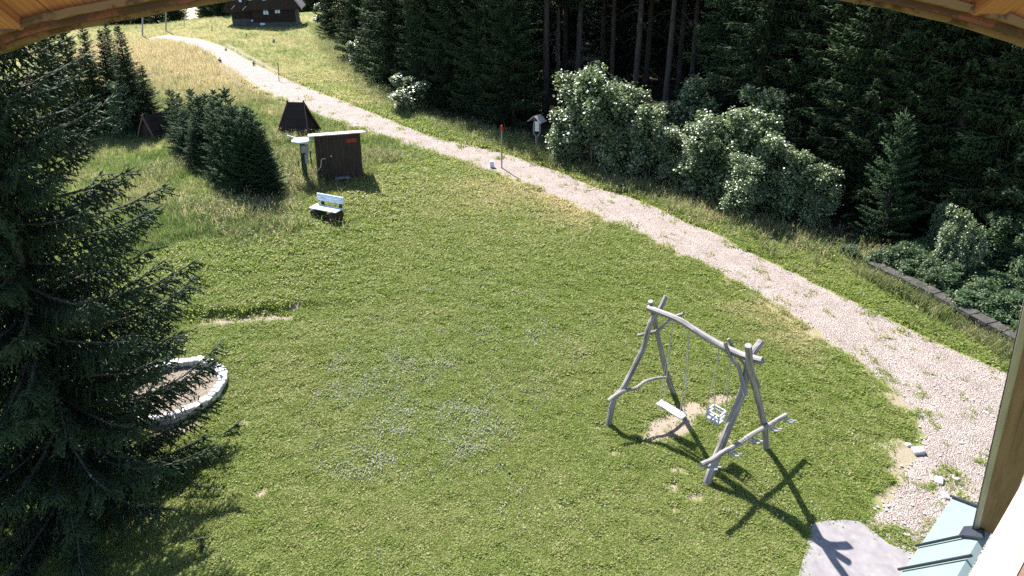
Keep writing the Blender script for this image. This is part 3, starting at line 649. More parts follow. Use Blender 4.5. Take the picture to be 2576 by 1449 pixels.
def zones(x, y):
    jx, jy = x + (fbm(x * .9, y * .9 + 40) - .5) * 2.4, y + (fbm(x * .9 + 70, y * .9) - .5) * 2.4
    return (inpoly(x, y, ROAD) , inpoly(jx, jy, meadow_poly), inpoly(x, y, forest_poly), inpoly(x, y, PAD) )
T_l = [tuft('lawn_tuft_a', 1, 16, .055, .035, .0042, .9, M['lawn'], leafy=8), tuft('lawn_tuft_b', 2, 12, .05, .04, .0048, 1.1, M['lawn'], leafy=12), tuft('lawn_tuft_c', 3, 20, .06, .035, .004, .8, M['lawn'])]
T_m = [tuft('meadow_tuft_a', 4, 14, .34, .09, .007, .55, M['meadow'], True), tuft('meadow_tuft_b', 5, 14, .24, .10, .009, .7, M['meadow'])]
T_v = [tuft('verge_tuft_a', 6, 16, .55, .10, .008, .6, M['meadow'], True), tuft('verge_tuft_b', 7, 12, .40, .12, .011, .7, M['meadow'], leafy=8)]
ring_c = G(438, 990)
def in_ring(x, y): return np.hypot(x - ring_c.x, y - ring_c.y) < 1.16
x, y = sample(560000, 7.0, 62, -.80, .95, 5); rd, me_, fo_, pd_ = zones(x, y); r = rs(9)
dm = dirt_mask(x, y); edge = dist_line(x, y, np.vstack([ROAD, ROAD[:1]]))
near_edge = np.exp(-(edge / .35)); wide = np.exp(-(dist_line(x, y, np.array(gp([(2190, 940), (2330, 1060), (2290, 1180), (2230, 1290), (2300, 1370)]))) / 1.0) ** 2)
mid_strip = np.exp(-(dist_line(x, y, (RF + RN)[12:22] / 2) / .35) ** 2)
keep = np.where(rd, r.rand(len(x)) < (.10 * near_edge + .20 * wide + .03 * mid_strip + .004) * sstep(.46, .6, fbm(x * 2.2, y * 2.2)), ~fo_ & ~me_)
keep &= ~pd_ & ~in_ring(x, y) & (r.rand(len(x)) > np.clip(dm * 1.25, 0, .985))
keep &= r.rand(len(x)) > .35 * (dry_mask(x, y) > .62)
x, y = x[keep], y[keep]; D_ = np.hypot(x, y)
sz = np.clip(D_ / 13, .85, 3.0) * r.uniform(.5, 1.5, len(x)) * (.6 + .4 * fbm(x * .8, y * .8) + .5 * sstep(.35, .75, vnoise(x * 5.5, y * 5.5)))
scatter('lawn_grass', np.c_[x, y, terrain(x, y)], sz, np.clip(dry_mask(x, y) + r.normal(size=len(x)) * .20, 0, 1), r.randint(0, 3, len(x)), 'short mown green grass covering the lawn', 'grass', T_l, 1)
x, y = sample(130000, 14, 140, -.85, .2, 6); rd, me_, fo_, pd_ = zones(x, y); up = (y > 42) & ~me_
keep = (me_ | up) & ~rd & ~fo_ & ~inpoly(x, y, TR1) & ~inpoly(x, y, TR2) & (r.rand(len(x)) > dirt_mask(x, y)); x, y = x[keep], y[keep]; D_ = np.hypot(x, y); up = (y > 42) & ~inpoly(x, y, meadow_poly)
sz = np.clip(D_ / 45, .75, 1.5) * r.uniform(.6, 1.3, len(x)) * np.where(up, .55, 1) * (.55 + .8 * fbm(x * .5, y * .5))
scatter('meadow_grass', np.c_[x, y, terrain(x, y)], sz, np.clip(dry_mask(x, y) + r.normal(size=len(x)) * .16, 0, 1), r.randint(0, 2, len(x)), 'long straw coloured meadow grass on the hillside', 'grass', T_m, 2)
WALL = gp([(2190, 688), (2260, 722), (2330, 757), (2400, 796), (2470, 836), (2540, 874), (2620, 918), (2720, 975)])
# tall verge grass along the forest edge and at the foot of shed, thicket and lamp post
fl_in = np.array(forest_line)
k = r.randint(0, len(fl_in) - 1, 26000); t = r.rand(26000)[:, None]; pp = fl_in[k] * (1 - t) + fl_in[k + 1] * t + r.normal(size=(26000, 2)) * np.array([.75, .75])
wgt = np.linalg.norm(fl_in[k + 1] - fl_in[k], axis=1); kp = r.rand(26000) < wgt / wgt.max() * 1.4; pp = pp[kp]
extra = []
for u, v, rr, n in ((730, 350, 1.3, 260), (720, 395, 1.2, 200), (775, 470, .8, 120), (740, 430, 1.6, 240), (640, 560, 1.6, 420), (560, 520, 1.5, 320), (690, 470, .9, 160), (940, 395, .8, 120), (460, 420, 1.5, 200), (1000, 400, 1.0, 90)):
    c = G(u, v); extra.append(np.array([c.x, c.y]) + r.normal(size=(n, 2)) * rr * .6)
kw = r.rand(900); tw = np.cumsum(np.r_[0, np.linalg.norm(np.diff(np.array(WALL), axis=0), axis=1)]); wx = np.interp(kw * tw[-1], tw, np.array(WALL)[:, 0]); wy = np.interp(kw * tw[-1], tw, np.array(WALL)[:, 1]); extra.append(np.c_[wx - .32, wy - .12] + r.normal(size=(900, 2)) * .16)
pp = np.vstack([pp] + extra); x, y = pp[:, 0], pp[:, 1]; kp = ~inpoly(x, y, ROAD); x, y = x[kp], y[kp]
scatter('verge_grass', np.c_[x, y, terrain(x, y)], r.uniform(.5, 1.15, len(x)) * (.5 + .9 * fbm(x * .4, y * .4)), np.clip(.32 + r.normal(size=len(x)) * .22 + .4 * (fbm(x * .3, y * .3) - .5), 0, 1), r.randint(0, 2, len(x)), 'tall seeding grass along the forest verge and sheds', 'grass', T_v, 3)
# white clover
fm = MB(); fr = random.Random(4)
for k in range(5):
    a, b = fr.uniform(-.16, .16), fr.uniform(-.16, .16); fm.tube([(a, b, .085), (a, b, .105), (a, b, .125)], [.008, .016, .006], 5, rng=fr)
fo = fm.build('clover_head', 'clover'); fsrc = bpy.data.objects.new('clover_head_source', fo.data); bpy.data.objects.remove(fo)
x, y = sample(150000, 8, 30, -.6, .8, 8); dn = fbm(x * 1.1 + 4, y * 1.1, 4); cp = inpoly(x, y, clover_poly)
keep = (r.rand(len(x)) < np.where(cp, sstep(.42, .8, dn) * .34 + .03, sstep(.58, .8, dn) * .03)) & ~inpoly(x, y, ROAD) & ~inpoly(x, y, meadow_poly) & ~inpoly(x, y, PAD) & ~in_ring(x, y)
x, y = x[keep], y[keep]; scatter('clover_flowers', np.c_[x, y, terrain(x, y)], r.uniform(.45, .75, len(x)), x * 0, (x * 0).astype(int), 'white clover blossoms sprinkled over the lawn', 'flowers', [fsrc], 4)
# pebbles on the road
pm = MB(); pm.box((0, 0, .004), (.026, .021, .014), jit=.005, rng=fr); po = pm.build('pebble', 'gravelstone', bevel=0); psrc = bpy.data.objects.new('pebble_source', po.data); bpy.data.objects.remove(po)
x, y = sample(60000, 8, 60, -.5, 1.0, 10); keep = inpoly(x, y, ROAD) & (r.rand(len(x)) < .22 + .5 * (fbm(x * .8, y * .8) > .55)); x, y = x[keep], y[keep]
scatter('road_pebbles', np.c_[x, y, terrain(x, y) + .012], r.uniform(.35, 1.5, len(x)) ** 1.5, x * 0, (x * 0).astype(int), 'loose pale pebbles strewn over the gravel road', 'pebbles', [psrc], 5)

# ------------------------------------------------------------------ swing frame
def zz_(a): return (1475.8 + a[0] * .41665, 704.4 + a[1] * .41665)
sL1, sL2, sR1, sR2 = [G(*zz_(p)) for p in ((128, 868), (540, 695), (705, 1268), (1088, 998))]
sf = thing('swing_frame', 'rustic grey log swing frame with crooked legs on the lawn', 'swing frame', ((sL1 + sR2) / 2).to_tuple()[:2] + (0,))
def smooth_path(pts, n=4):
    pts = [Vector(p) for p in pts]; out = []
    for i in range(len(pts) - 1):
        p0, p1, p2, p3 = pts[max(i - 1, 0)], pts[i], pts[i + 1], pts[min(i + 2, len(pts) - 1)]
        for k in range(n):
            t = k / n; out.append(.5 * ((2 * p1) + (p2 - p0) * t + (2 * p0 - 5 * p1 + 4 * p2 - p3) * t * t + (3 * p1 - p0 - 3 * p2 + p3) * t ** 3))
    out.append(pts[-1]); return out
def log(name, pts, r1, r2, parent=sf, m='log', wob=.06):
    pp = smooth_path(pts); n = len(pp); rr = [.78 * (r1 + (r2 - r1) * k / (n - 1)) for k in range(n)]
    return MB().tube(pp, rr, 10, wob=wob, rng=random.Random(len(name) + n)).build(name, m, parent, smooth=False, bevel=0)
def inplane(zp, a, b, off=0.0):
    n = Vector((-(b.y - a.y), b.x - a.x, 0)).normalized() * off
    return [onplane(*zz_(p), a + n, b + n) for p in zp]
def sink(pts, d=.12): pts = list(pts); pts[0] = pts[0] - Vector((0, 0, d)); return pts
log('leg', sink(inplane(((128, 868), (165, 720), (215, 660), (290, 520), (345, 400), (385, 260), (440, 180), (480, 95)), sL1, sL2, -.06)), .085, .065)
log('leg', sink(inplane(((540, 695), (490, 590), (460, 470), (430, 340), (405, 220), (386, 128)), sL1, sL2, .06)), .08, .07)
log('leg', sink(inplane(((705, 1268), (760, 1130), (810, 1010), (860, 880), (910, 760), (945, 660), (965, 560), (985, 480), (1010, 430), (1055, 370)), sR1, sR2, .06)), .1, .085)
log('leg', sink(inplane(((1088, 998), (1075, 900), (1050, 780), (1025, 680), (1000, 590), (985, 500), (975, 395)), sR1, sR2, -.06)), .085, .085)
mL, mR = (sL1 + sL2) / 2, (sR1 + sR2) / 2
beam_px = ((372, 168), (470, 205), (560, 245), (650, 300), (740, 355), (830, 405), (940, 455), (1062, 488))
bpts = [onplane(*zz_(p), mL, mR) for p in beam_px]; log('beam', bpts, .085, .095)
log('brace', inplane(((130, 730), (215, 675), (300, 650), (350, 615), (410, 595), (475, 588), (515, 578)), sL1, sL2, -.14), .05, .035)
def between(zp, a, b):          # branch from depth of point a to depth of point b, following the traced line
    o = Vector((0, 0, CH)); out = []
    for i, p in enumerate(zp):
        t = i / (len(zp) - 1); d = Vector(ray(*zz_(p))); dep = (a - o).length * (1 - t) + (b - o).length * t; out.append(o + d * dep)
    return out
la = onplane(*zz_((430, 310)), sL1, sL2); lb = onplane(*zz_((560, 245)), mL, mR)
log('brace', between(((310, 335), (370, 322), (430, 305), (470, 268), (520, 228), (585, 203)), la, lb), .045, .04)
ra = onplane(*zz_((945, 660)), sR1, sR2); rb = onplane(*zz_((850, 410)), mL, mR)
log('brace', between(((960, 700), (945, 640), (930, 570), (915, 520), (870, 465), (835, 380)), ra + Vector((-.05, -.1, 0)), rb + Vector((0, -.13, 0))), .055, .045)
rc = onplane(*zz_((1015, 620)), sR1, sR2)
log('brace', between(((1042, 652), (1010, 580), (960, 515), (900, 430), (855, 355)), rc + Vector((.06, .12, 0)), rb + Vector((0, .13, 0))), .05, .04)
bar = inplane(((690, 1116), (760, 1082), (830, 1036), (900, 1000), (1000, 932), (1075, 890), (1130, 858), (1205, 815)), sR1, sR2, .0)
nR = Vector((-(sR2.y - sR1.y), sR2.x - sR1.x, 0)).normalized()
if nR.dot(-mR) < 0: nR = -nR
bar = inplane(((690, 1116), (760, 1082), (830, 1036), (900, 1000), (1000, 932), (1075, 890), (1130, 858), (1205, 815)), sR1 + nR * .0, sR2, -.16)
bo = log('rack_bar', bar, .06, .055)
ad = (bar[-1] - bar[0]).normalized(); outd = Vector((.25, -.9, -.25)).normalized(); outd = (outd - ad * outd.dot(ad)).normalized()
for zp in ((735, 1095), (865, 1015), (990, 940), (1105, 868), (1195, 818)):
    c = inplane((zp,), sR1, sR2, -.16)[0]; hk = MB()
    w = ad * .055; tip = Vector((.10, -.03, -.015)); a_ = c - w; b_ = c + w; dn = Vector((.03, -.035, -.085))
    hk.tube([a_, a_ + dn, a_ + dn + tip, a_ + dn + tip * 1.6 + Vector((0, 0, .03))], [.017, .017, .017, .014], 6)
    hk.tube([b_, b_ + dn, b_ + dn + tip, b_ + dn + tip * 1.6 + Vector((0, 0, .03))], [.017, .017, .017, .014], 6)
    hk.tube([a_ + dn, b_ + dn], .013, 6); hk.build('hanger', 'bluegrey', sf)
# board swing and infant seat, hanging from the beam
def beam_at(zp): return onplane(*zz_(zp), mL, mR)
def hang_point(zp, pt): return above(*zz_(zp), Vector((pt.x, pt.y, 0)))
t1, t2 = beam_at((525, 245)), beam_at((622, 300)); bd = (mR - mL); bd.z = 0; bd.normalize(); bn = Vector((-bd.y, bd.x, 0))
mid = (t1 + t2) / 2
def onray_over(zp, a, b): return onplane(*zz_(zp), a, b)
sc = onray_over((511, 782), mL + bn * -.12, mR + bn * -.12)
bs = thing('board_swing', 'pale flat board swing seat hanging on ropes over bare soil', 'swing', (sc.x, sc.y, sc.z))
rot = Matrix((bd, bn, Vector((0, 0, 1)))).transposed()
sl_ = .66
MB().box(sc, (sl_, .21, .035), rot).build('seat', 'board', bs, bevel=.006)
for sg, tp in ((-1, t1), (1, t2)):
    e = sc + bd * sg * (sl_ / 2 - .06)
    for w in (-.085, .085): MB().tube([tp + Vector((0, 0, -.05)), e + bn * w + Vector((0, 0, -.01))], .009, 5).build('rope', 'rope', bs)
t3, t4 = beam_at((802, 392)), beam_at((880, 432))
ic = onray_over((779, 838), mL + bn * .02, mR + bn * .02)
ib = thing('infant_swing', 'small caged toddler swing seat of pale wooden bars', 'swing', (ic.x, ic.y, ic.z))
MB().box(ic, (.28, .27, .025), rot).build('seat', 'board', ib, bevel=.004)
for h in (.11, .195):
    for sg in (-1, 1):
        MB().box(ic + bn * sg * .125 + Vector((0, 0, h)), (.30, .028, .025), rot).build('rail', 'board', ib)
        MB().box(ic + bd * sg * .135 + Vector((0, 0, h)), (.025, .24, .024), rot).build('rail', 'board', ib)
for a in (-1, 1):
    for b in (-1, 1):
        MB().box(ic + bd * a * .135 + bn * b * .125 + Vector((0, 0, .10)), (.026, .026, .22), rot).build('post', 'board', ib)
        tp = t3 if a < 0 else t4; MB().tube([tp + Vector((0, 0, -.05)), ic + bd * a * .135 + bn * b * .125 + Vector((0, 0, .20))], .008, 5).build('rope', 'rope', ib)

# ------------------------------------------------------------------ stone ring
rg = thing('stone_ring', 'low curved ring wall of pale stones around a gravel pit', 'stone ring', (ring_c.x, ring_c.y, ring_c.z))
rr_ = random.Random(3); n = 40; RO, RI, HT = 1.17, .96, .22; a0, a1 = R_(-112), R_(175)
for k in range(n):
    b0 = a0 + (a1 - a0) * k / n + .006; b1 = a0 + (a1 - a0) * (k + 1) / n - .006; ro = RO + rr_.uniform(-.035, .02); ri = RI + rr_.uniform(-.02, .03); h = HT + rr_.uniform(-.02, .02)
    poly = [(ring_c.x + rr * math.cos(a), ring_c.y + rr * math.sin(a), ring_c.z + h) for rr, a in ((ri, b0), (ro, b0), (ro, b1), (ri, b1))]
    MB().prism(poly, (0, 0, -.12)).build('coping_stone', 'stone_white', rg, bevel=.014)
for k in range(26):
    b0 = a0 + (a1 - a0) * k / 26 + .006; b1 = a0 + (a1 - a0) * (k + 1) / 26 - .006
    poly = [(ring_c.x + rr * math.cos(a), ring_c.y + rr * math.sin(a), ring_c.z + HT - .14) for rr, a in ((RI + .03, b0), (RO - .04, b0), (RO - .04, b1), (RI + .03, b1))]
    MB().prism(poly, (0, 0, -.3)).build('wall_stone', 'rock', rg, bevel=.012)
gr = MB(); gr.prism([(ring_c.x + (RI + .05) * math.cos(k * .2618), ring_c.y + (RI + .05) * math.sin(k * .2618), ring_c.z + .05) for k in range(24)], (0, 0, -.1))
gr.build('gravel_bed', 'sand', rg)

# ------------------------------------------------------------------ retaining wall on the right
wl = np.array(gp([(2190, 688), (2260, 722), (2330, 757), (2400, 796), (2470, 836), (2540, 874), (2620, 918), (2720, 975)]))
wz = thing('retaining_wall', 'low dark retaining wall of old stone blocks beside the road', 'wall', (wl[0][0], wl[0][1], 0))
seg = np.linalg.norm(np.diff(wl, axis=0), axis=1); tot = seg.sum(); cum = np.r_[0, np.cumsum(seg)]
wr = random.Random(8)
for c in range(3):
    s = -wr.uniform(0, .2)
    while s < tot - .2:
        l = wr.uniform(.35, .7); m_ = min(s + l / 2, tot); px_, py_ = np.interp(m_, cum, wl[:, 0]), np.interp(m_, cum, wl[:, 1]); qx, qy = np.interp(min(m_ + .1, tot), cum, wl[:, 0]), np.interp(min(m_ + .1, tot), cum, wl[:, 1])
        hh = (.26, .26, .12)[c]; zc = (-.06, .18, .37)[c]; an = math.atan2(qy - py_, qx - px_)
        MB().box((px_, py_, zc + GZ(px_, py_)), (l - .02, .34 + .06 * (c == 2), hh - .012), rz(an), .012, wr).build('stone', 'stone_dark', wz, bevel=.012)
        s += l
# plants along the top of the wall and behind
WB = leaf_geo(46, *((lambda b: (b[0], 4200, .06, b[1]))(bush_blobs(6, .8, .6, 10))), 'leaf_dark')
wn_ = np.array([wl[-1][1] - wl[0][1], -(wl[-1][0] - wl[0][0])]); wn_ = wn_ / np.linalg.norm(wn_)
if wn_[0] < 0: wn_ = -wn_
for k in range(84):
    m_ = wr.uniform(-1.6, tot); b0 = np.array([np.interp(m_, cum, wl[:, 0]), np.interp(m_, cum, wl[:, 1])]) + wn_ * (.3 + 2.9 * wr.random())
    plant('wall_top_plant', WB, (b0[0], b0[1], GZ(*b0) + .12), wr.uniform(.6, 1.15), wr.uniform(0, 6.28), 'leafy bramble clump growing along the top of the stone wall', 'plant', 'brambles along the stone wall', BP, sz=wr.uniform(.7, 1.1))
for k in range(14):
    m_ = wr.uniform(0, tot); b0 = np.array([np.interp(m_, cum, wl[:, 0]), np.interp(m_, cum, wl[:, 1])]) - wn_ * .35
    plant('wall_foot_plant', WB, (b0[0], b0[1], GZ(*b0) - .1), wr.uniform(.3, .5), wr.uniform(0, 6.28), 'small leafy weed at the foot of the stone wall', 'plant', 'weeds at the foot of the stone wall', BP)

# ------------------------------------------------------------------ bench
p = G(822, 552); bnp = thing('park_bench', 'weathered pale blue wooden bench on a worn patch of lawn', 'bench', tuple(p))
an = R_(-24); rb = rz(an); ex, ey = rb @ Vector((1, 0, 0)), rb @ Vector((0, 1, 0)); ez = Vector((0, 0, 1)); p = Vector(p)
for k in range(3): MB().box(p + ey * (-.14 + k * .15) + ez * .44, (1.25, .135, .045), rb, .004).build('seat_plank', 'bluewhite', bnp, bevel=.006)
for k in range(2): MB().box(p + ey * .30 + ez * (.66 + k * .15), (1.25, .04, .135), rb, .004).build('back_plank', 'bluewhite', bnp, bevel=.006)
for sg in (-1, 1):
    MB().box(p + ex * sg * .42 + ey * .35 + ez * .42, (.09, .06, .92), rb).build('back_post', 'shed', bnp)
    MB().tube([p + ex * sg * .40 + ey * -.24 + ez * .2, p + ex * sg * .40 + ey * .30 + ez * .2], .19, 12).build('log_support', 'shed', bnp)
# ------------------------------------------------------------------ shed
p = G(858, 452); an = R_(18); rb = rz(an); ex, ey = rb @ Vector((1, 0, 0)), rb @ Vector((0, 1, 0)); p = Vector(p)
sh = thing('tool_shed', 'small dark plank shed with slanted board roof beside the ski lift post', 'shed', tuple(p))
fc = p + ey * .0; w_, d_, hF, hB = 1.95, 1.5, 2.05, 1.75
base = p + ey * d_ / 2
nP = 13
for k in range(nP):
    if 4 <= k <= 8: continue
    MB().box(p + ex * (-w_ / 2 + w_ * (k + .5) / nP) + ez * hF / 2, (w_ / nP - .008, .03, hF), rb, .003).build('plank', 'shed', sh)
dr = MB(); dr.box(p + ex * (-w_ / 2 + w_ * 6.5 / nP) + ez * (.1 + .9) - ey * .012, (w_ * 5 / nP - .02, .035, 1.8), rb); dro = dr.build('door', 'shed', sh)
for k in range(5): MB().box(p + ex * (-w_ / 2 + w_ * (4.5 + k) / nP) + ez * 1.0 - ey * .034, (w_ / nP - .012, .012, 1.78), rb).build('plank', 'shed', dro)
MB().box(p + ex * (-w_ / 2 + w_ * 6.5 / nP) + ez * (hF - .07), (w_ * 5 / nP, .03, .14), rb).build('lintel', 'shed', sh)
hn = MB(); hn.tube([p + ex * (-.34) + ez * 1.15 - ey * .04, p + ex * (-.34) + ez * 1.15 - ey * .08], .028, 8); hn.build('handle', 'white_paint', dro)
for sg in (-1, 1):
    for k in range(9):
        yy = d_ * (k + .5) / 9; h = hF + (hB - hF) * yy / d_
        MB().box(p + ex * sg * (w_ / 2 - .02) + ey * (yy + .02) + ez * h / 2, (.03, d_ / 9 - .008, h), rb, .003).build('plank', 'shed', sh)
for k in range(nP): MB().box(p + ex * (-w_ / 2 + w_ * (k + .5) / nP) + ey * (d_ + .03) + ez * hB / 2, (w_ / nP - .008, .03, hB), rb, .003).build('plank', 'shed', sh)
sl_a = math.atan2(hB - hF, d_); rr2 = rb @ Matrix.Rotation(sl_a, 3, 'X')
for k in range(8): MB().box(p + ey * (d_ * (k + .5) / 8 * 1.3 - .25) + ez * (hF + .05 + (hB - hF) * ((k + .5) / 8 * 1.3 - .17)), (w_ + .5, d_ * 1.3 / 8 - .012, .035), rr2, .006).build('roof_board', 'shed_roof', sh)
MB().box(p + ex * (w_ / 2 - .42) + ez * 1.78 - ey * .03, (.5, .02, .18), rb).build('sign', 'red', sh)
st = MB(); st.box(p - ey * .32 + ez * .2 + ex * .05, (.62, .28, .05), rb); st.box(p - ey * .32 + ez * .08 + ex * .30, (.05, .24, .2), rb); st.box(p - ey * .32 + ez * .08 - ex * .20, (.05, .24, .2), rb); st.build('step', 'metal', sh)
# ------------------------------------------------------------------ lift post
p = Vector(G(770, 462)); lp = thing('ski_lift_post', 'dark green steel ski lift post carrying a white pulley wheel', 'lift post', tuple(p))
tp = above(768, 356, p); hh = tp.z - p.z
MB().tube([p + ez * -.2, p + ez * hh], [.12, .10], 12).build('post', 'green_post', lp)
MB().tube([p + ez * -.05, p + ez * .12], [.24, .2], 10).build('footing', 'metal', lp)
wh = MB(); wh.tube([p + ez * hh, p + ez * (hh + .06), p + ez * (hh + .10), p + ez * (hh + .16)], [.36, .42, .40, .12], 20); wh.build('pulley_wheel', 'white_paint', lp)
MB().box(p + ez * (hh - .28) + Vector((.12, -.08, 0)), (.32, .28, .34), rz(.3)).build('motor_box', 'metal', lp, bevel=.02)
MB().box(p + ez * (hh - .72) + Vector((.16, -.08, 0)), (.16, .18, .42), rz(.3)).build('switch_box', 'metal', lp, bevel=.015)
MB().tube([p + ez * (hh + .12) + Vector((-.2, .1, 0)), p + ez * (hh + .2) + Vector((-.7, .3, 0)), p + ez * (hh + .05) + Vector((-.75, .3, 0))], .03, 6).build('arm', 'bluewhite', lp)
hs = smooth_path([p + ez * .55, p + Vector((.25, 0, .35)), p + Vector((.7, -.05, .75)), p + Vector((.78, 0, 1.1)), p + Vector((.95, 0, 1.15))])
MB().tube(hs, .022, 5).build('hose', 'rope', lp)
for u, v, h in ((753, 432, .55), (745, 430, .35), (785, 428, .95)):
    q = Vector(G(u, v)); o = MB().tube([q - ez * .1, q + ez * h], .03, 6).build('wooden_stake', 'shed'); tag(o, 'short dark stake in the grass near the lift post', 'stake', 'stakes by the lift post')
# ------------------------------------------------------------------ A-frame huts
def aframe(u, v, an, wid, ln, ht, name, label, ridge):
    """wid = gable width, ln = length along the ridge"""
    p = Vector(G(u, v)); rb = rz(an); ex, ey = rb @ Vector((1, 0, 0)), rb @ Vector((0, 1, 0)); t = thing(name, label, 'hut', tuple(p))
    for sg in (-1, 1):
        sd = (ey * sg * wid / 2 * -1) + ez * ht; L_ = sd.length; n = 9
        for k in range(n):
            f0, f1 = k / n, (k + 1) / n; l0 = ln * (1 - f0) + ridge * f0; l1 = ln * (1 - f1) + ridge * f1
            b0 = p + ey * sg * wid / 2 + sd * f0; b1 = p + ey * sg * wid / 2 + sd * f1; nr = sd.cross(ex * sg).normalized(); nr = nr if nr.z > 0 else -nr
            lift = nr * .02 * (k % 2)
            MB().prism([b0 - ex * l0 / 2 + lift, b0 + ex * l0 / 2 + lift, b1 + ex * l1 / 2 + lift, b1 - ex * l1 / 2 + lift], nr * .03).build('roof_board', 'hut', t)
    for sg in (-1, 1):
        MB().prism([p + ex * sg * (ln / 2 - .14) + ey * wid / 2 * .97, p + ex * sg * (ln / 2 - .14) - ey * wid / 2 * .97, p + ex * sg * (ridge / 2 - .12) + ez * ht * .97], ex * sg * .04).build('gable', 'hut', t)
        for s2 in (-1, 1):
            MB().tube([p + ex * sg * (ln / 2 + .02) + ey * s2 * wid / 2, p + ex * sg * (ridge / 2 + .02) + ez * (ht + .12) - ey * s2 * .06], .045, 4).build('barge_board', 'trim2', t)
    return t
aframe(752, 340, R_(-6), 1.9, 2.0, 1.95, 'ridge_hut', 'small black trapezoid roofed hut standing in the meadow behind the shed', .9)
aframe(400, 342, R_(74), 1.3, 1.8, 1.35, 'gable_hut', 'little triangular wooden hut tucked between thicket and margin spruces', 1.8)
# ------------------------------------------------------------------ posts and small things
def pole(name, u, v, uu, vv, r, m, label, cat, redtop=0, group=None):
    b = Vector(G(u, v)); t = above(uu, vv, b); o = thing(name, label, cat, tuple(b), group)
    MB().tube([b - ez * .1, t], r, 8).build('shaft', m, o)
    if redtop: d = (t - b).normalized(); MB().tube([t - d * redtop, t + d * .015], r * 1.12, 8).build('red_tip', 'redpole', o)
    return o
pole('snow_pole', 1262, 423, 1262, 316, .033, 'metal', 'tall grey snow pole with red tip beside the gravel road', 'pole', .30)
pole('meadow_stake', 702, 204, 699, 155, .03, 'shed', 'thin dark stake beside the road in the upper meadow', 'stake')
for u, v, vv in ((533, 78, 64), (463, 66, 52), (620, 92, 84)): pole('crest_stake', u, v, u, vv, .05, 'shed', 'tiny dark stake on the crest of the meadow', 'stake', 0, 'stakes on the meadow crest')
for u, v, vv in ((417, 78, -40), (358, 90, -20)): pole('utility_pole', u, v, u + 1, vv, .10, 'metal', 'tall grey utility pole before the far trees', 'pole', 0, 'utility poles on the crest')
b = Vector(G(1237, 421)); o = thing('marker_stone', 'short white square boundary stone beside the snow pole', 'marker', tuple(b))
MB().box(b + ez * .12, (.20, .2, .34), rz(.2)).build('block', 'bluewhite', o, bevel=.012); MB().box(b + ez * .31, (.22, .22, .04), rz(.2)).build('cap', 'white_paint', o, bevel=.008)
b = Vector(G(1190, 436)); tag(MB().box(b + ez * .02, (.5, .24, .06), rz(.3), .02).build('flat_stone', 'rock', bevel=.012), 'flat pale stone lying in the lawn near the marker stone', 'stone')
for k, (u, v, s) in enumerate(((2310, 1140, .16), (2362, 1212, .12), (2400, 1205, .1), (2285, 1120, .09), (2378, 1250, .1), (2480, 1040, .08))):
    b = Vector(G(u, v)); tag(MB().box(b + ez * s * .2, (s * 1.5, s, s * .6), rz(k * 1.1), s * .22, random.Random(k)).build('loose_rock', 'rock', bevel=.015), 'pale rock poking out of the gravel yard', 'rock', 'rocks in the gravel yard')
# wayside notice post
b = Vector(G(1350, 380)); t = above(1346, 290, b); hh = t.z - b.z; ny = thing('notice_post', 'forked wooden post with blue notice under a tiny shingle roof', 'sign post', tuple(b))
MB().tube([b - ez * .1, b + ez * hh * .42], .07, 8).build('post', 'log', ny)
for sg in (-1, 1): MB().tube(smooth_path([b + ez * hh * .40, b + ez * hh * .50 + Vector((sg * .15, 0, 0)), b + ez * hh * .66 + Vector((sg * .17, 0, 0)), b + ez * hh * .93 + Vector((sg * .13, 0, 0))]), .04, 7).build('fork', 'log', ny)
MB().box(b + ez * hh * .70 + Vector((.0, -.03, 0)), (.22, .03, .55)).build('notice_board', 'poster', ny)
ry = rz(R_(-35)); yex, yey = ry @ Vector((1, 0, 0)), ry @ Vector((0, 1, 0)); top = b + ez * hh
for sg in (-1, 1):
    for k in range(4):
        rt = ry @ Matrix.Rotation(sg * R_(38), 3, 'Y'); c = top + yex * sg * (.06 + .10 * k) - ez * (.06 + .078 * k) + rt @ Vector((0, 0, .02 - .004 * k))
        MB().box(c, (.13, .62, .025), rt).build('shingle', 'shed_roof', ny)
# ------------------------------------------------------------------ chalet
p = Vector(G(690, 67)); ch = thing('chalet', 'dark brown timber chalet with steep gables and bright windows on the ridge', 'house', tuple(p))
an = R_(14); rb = rz(an); ex, ey = rb @ Vector((1, 0, 0)), rb @ Vector((0, 1, 0)); sc_ = (p - Vector((0, 0, CH))).length / FPX * 1.06
def hx(u): return (u - 690) * sc_
def cbox(name, x0, x1, z0, z1, y0, y1, m, parent=ch): return MB().box(p + ex * (x0 + x1) / 2 + ey * (y0 + y1) / 2 + ez * (z0 + z1) / 2, (x1 - x0, y1 - y0, z1 - z0), rb).build(name, m, parent)
def zpx(v): return (67 - v) * sc_
X0, X1 = hx(648), hx(736); ZF = zpx(30); XG0, XG1 = hx(629), hx(752); AP = zpx(-62); XM = (XG0 + XG1) / 2; DP = 9.0
cbox('plinth', X0 - .06, X1 + .06, -.6, zpx(58), -.05, DP, 'chalet_stone')
nl = 9; zb = zpx(58)
for k in range(nl): cbox('wall_log', X0, X1, zb + (ZF - zb) * k / nl, zb + (ZF - zb) * (k + 1) / nl - .03, -.02 * (k % 2), DP - .05, 'chalet')
gw = ch
n = 14
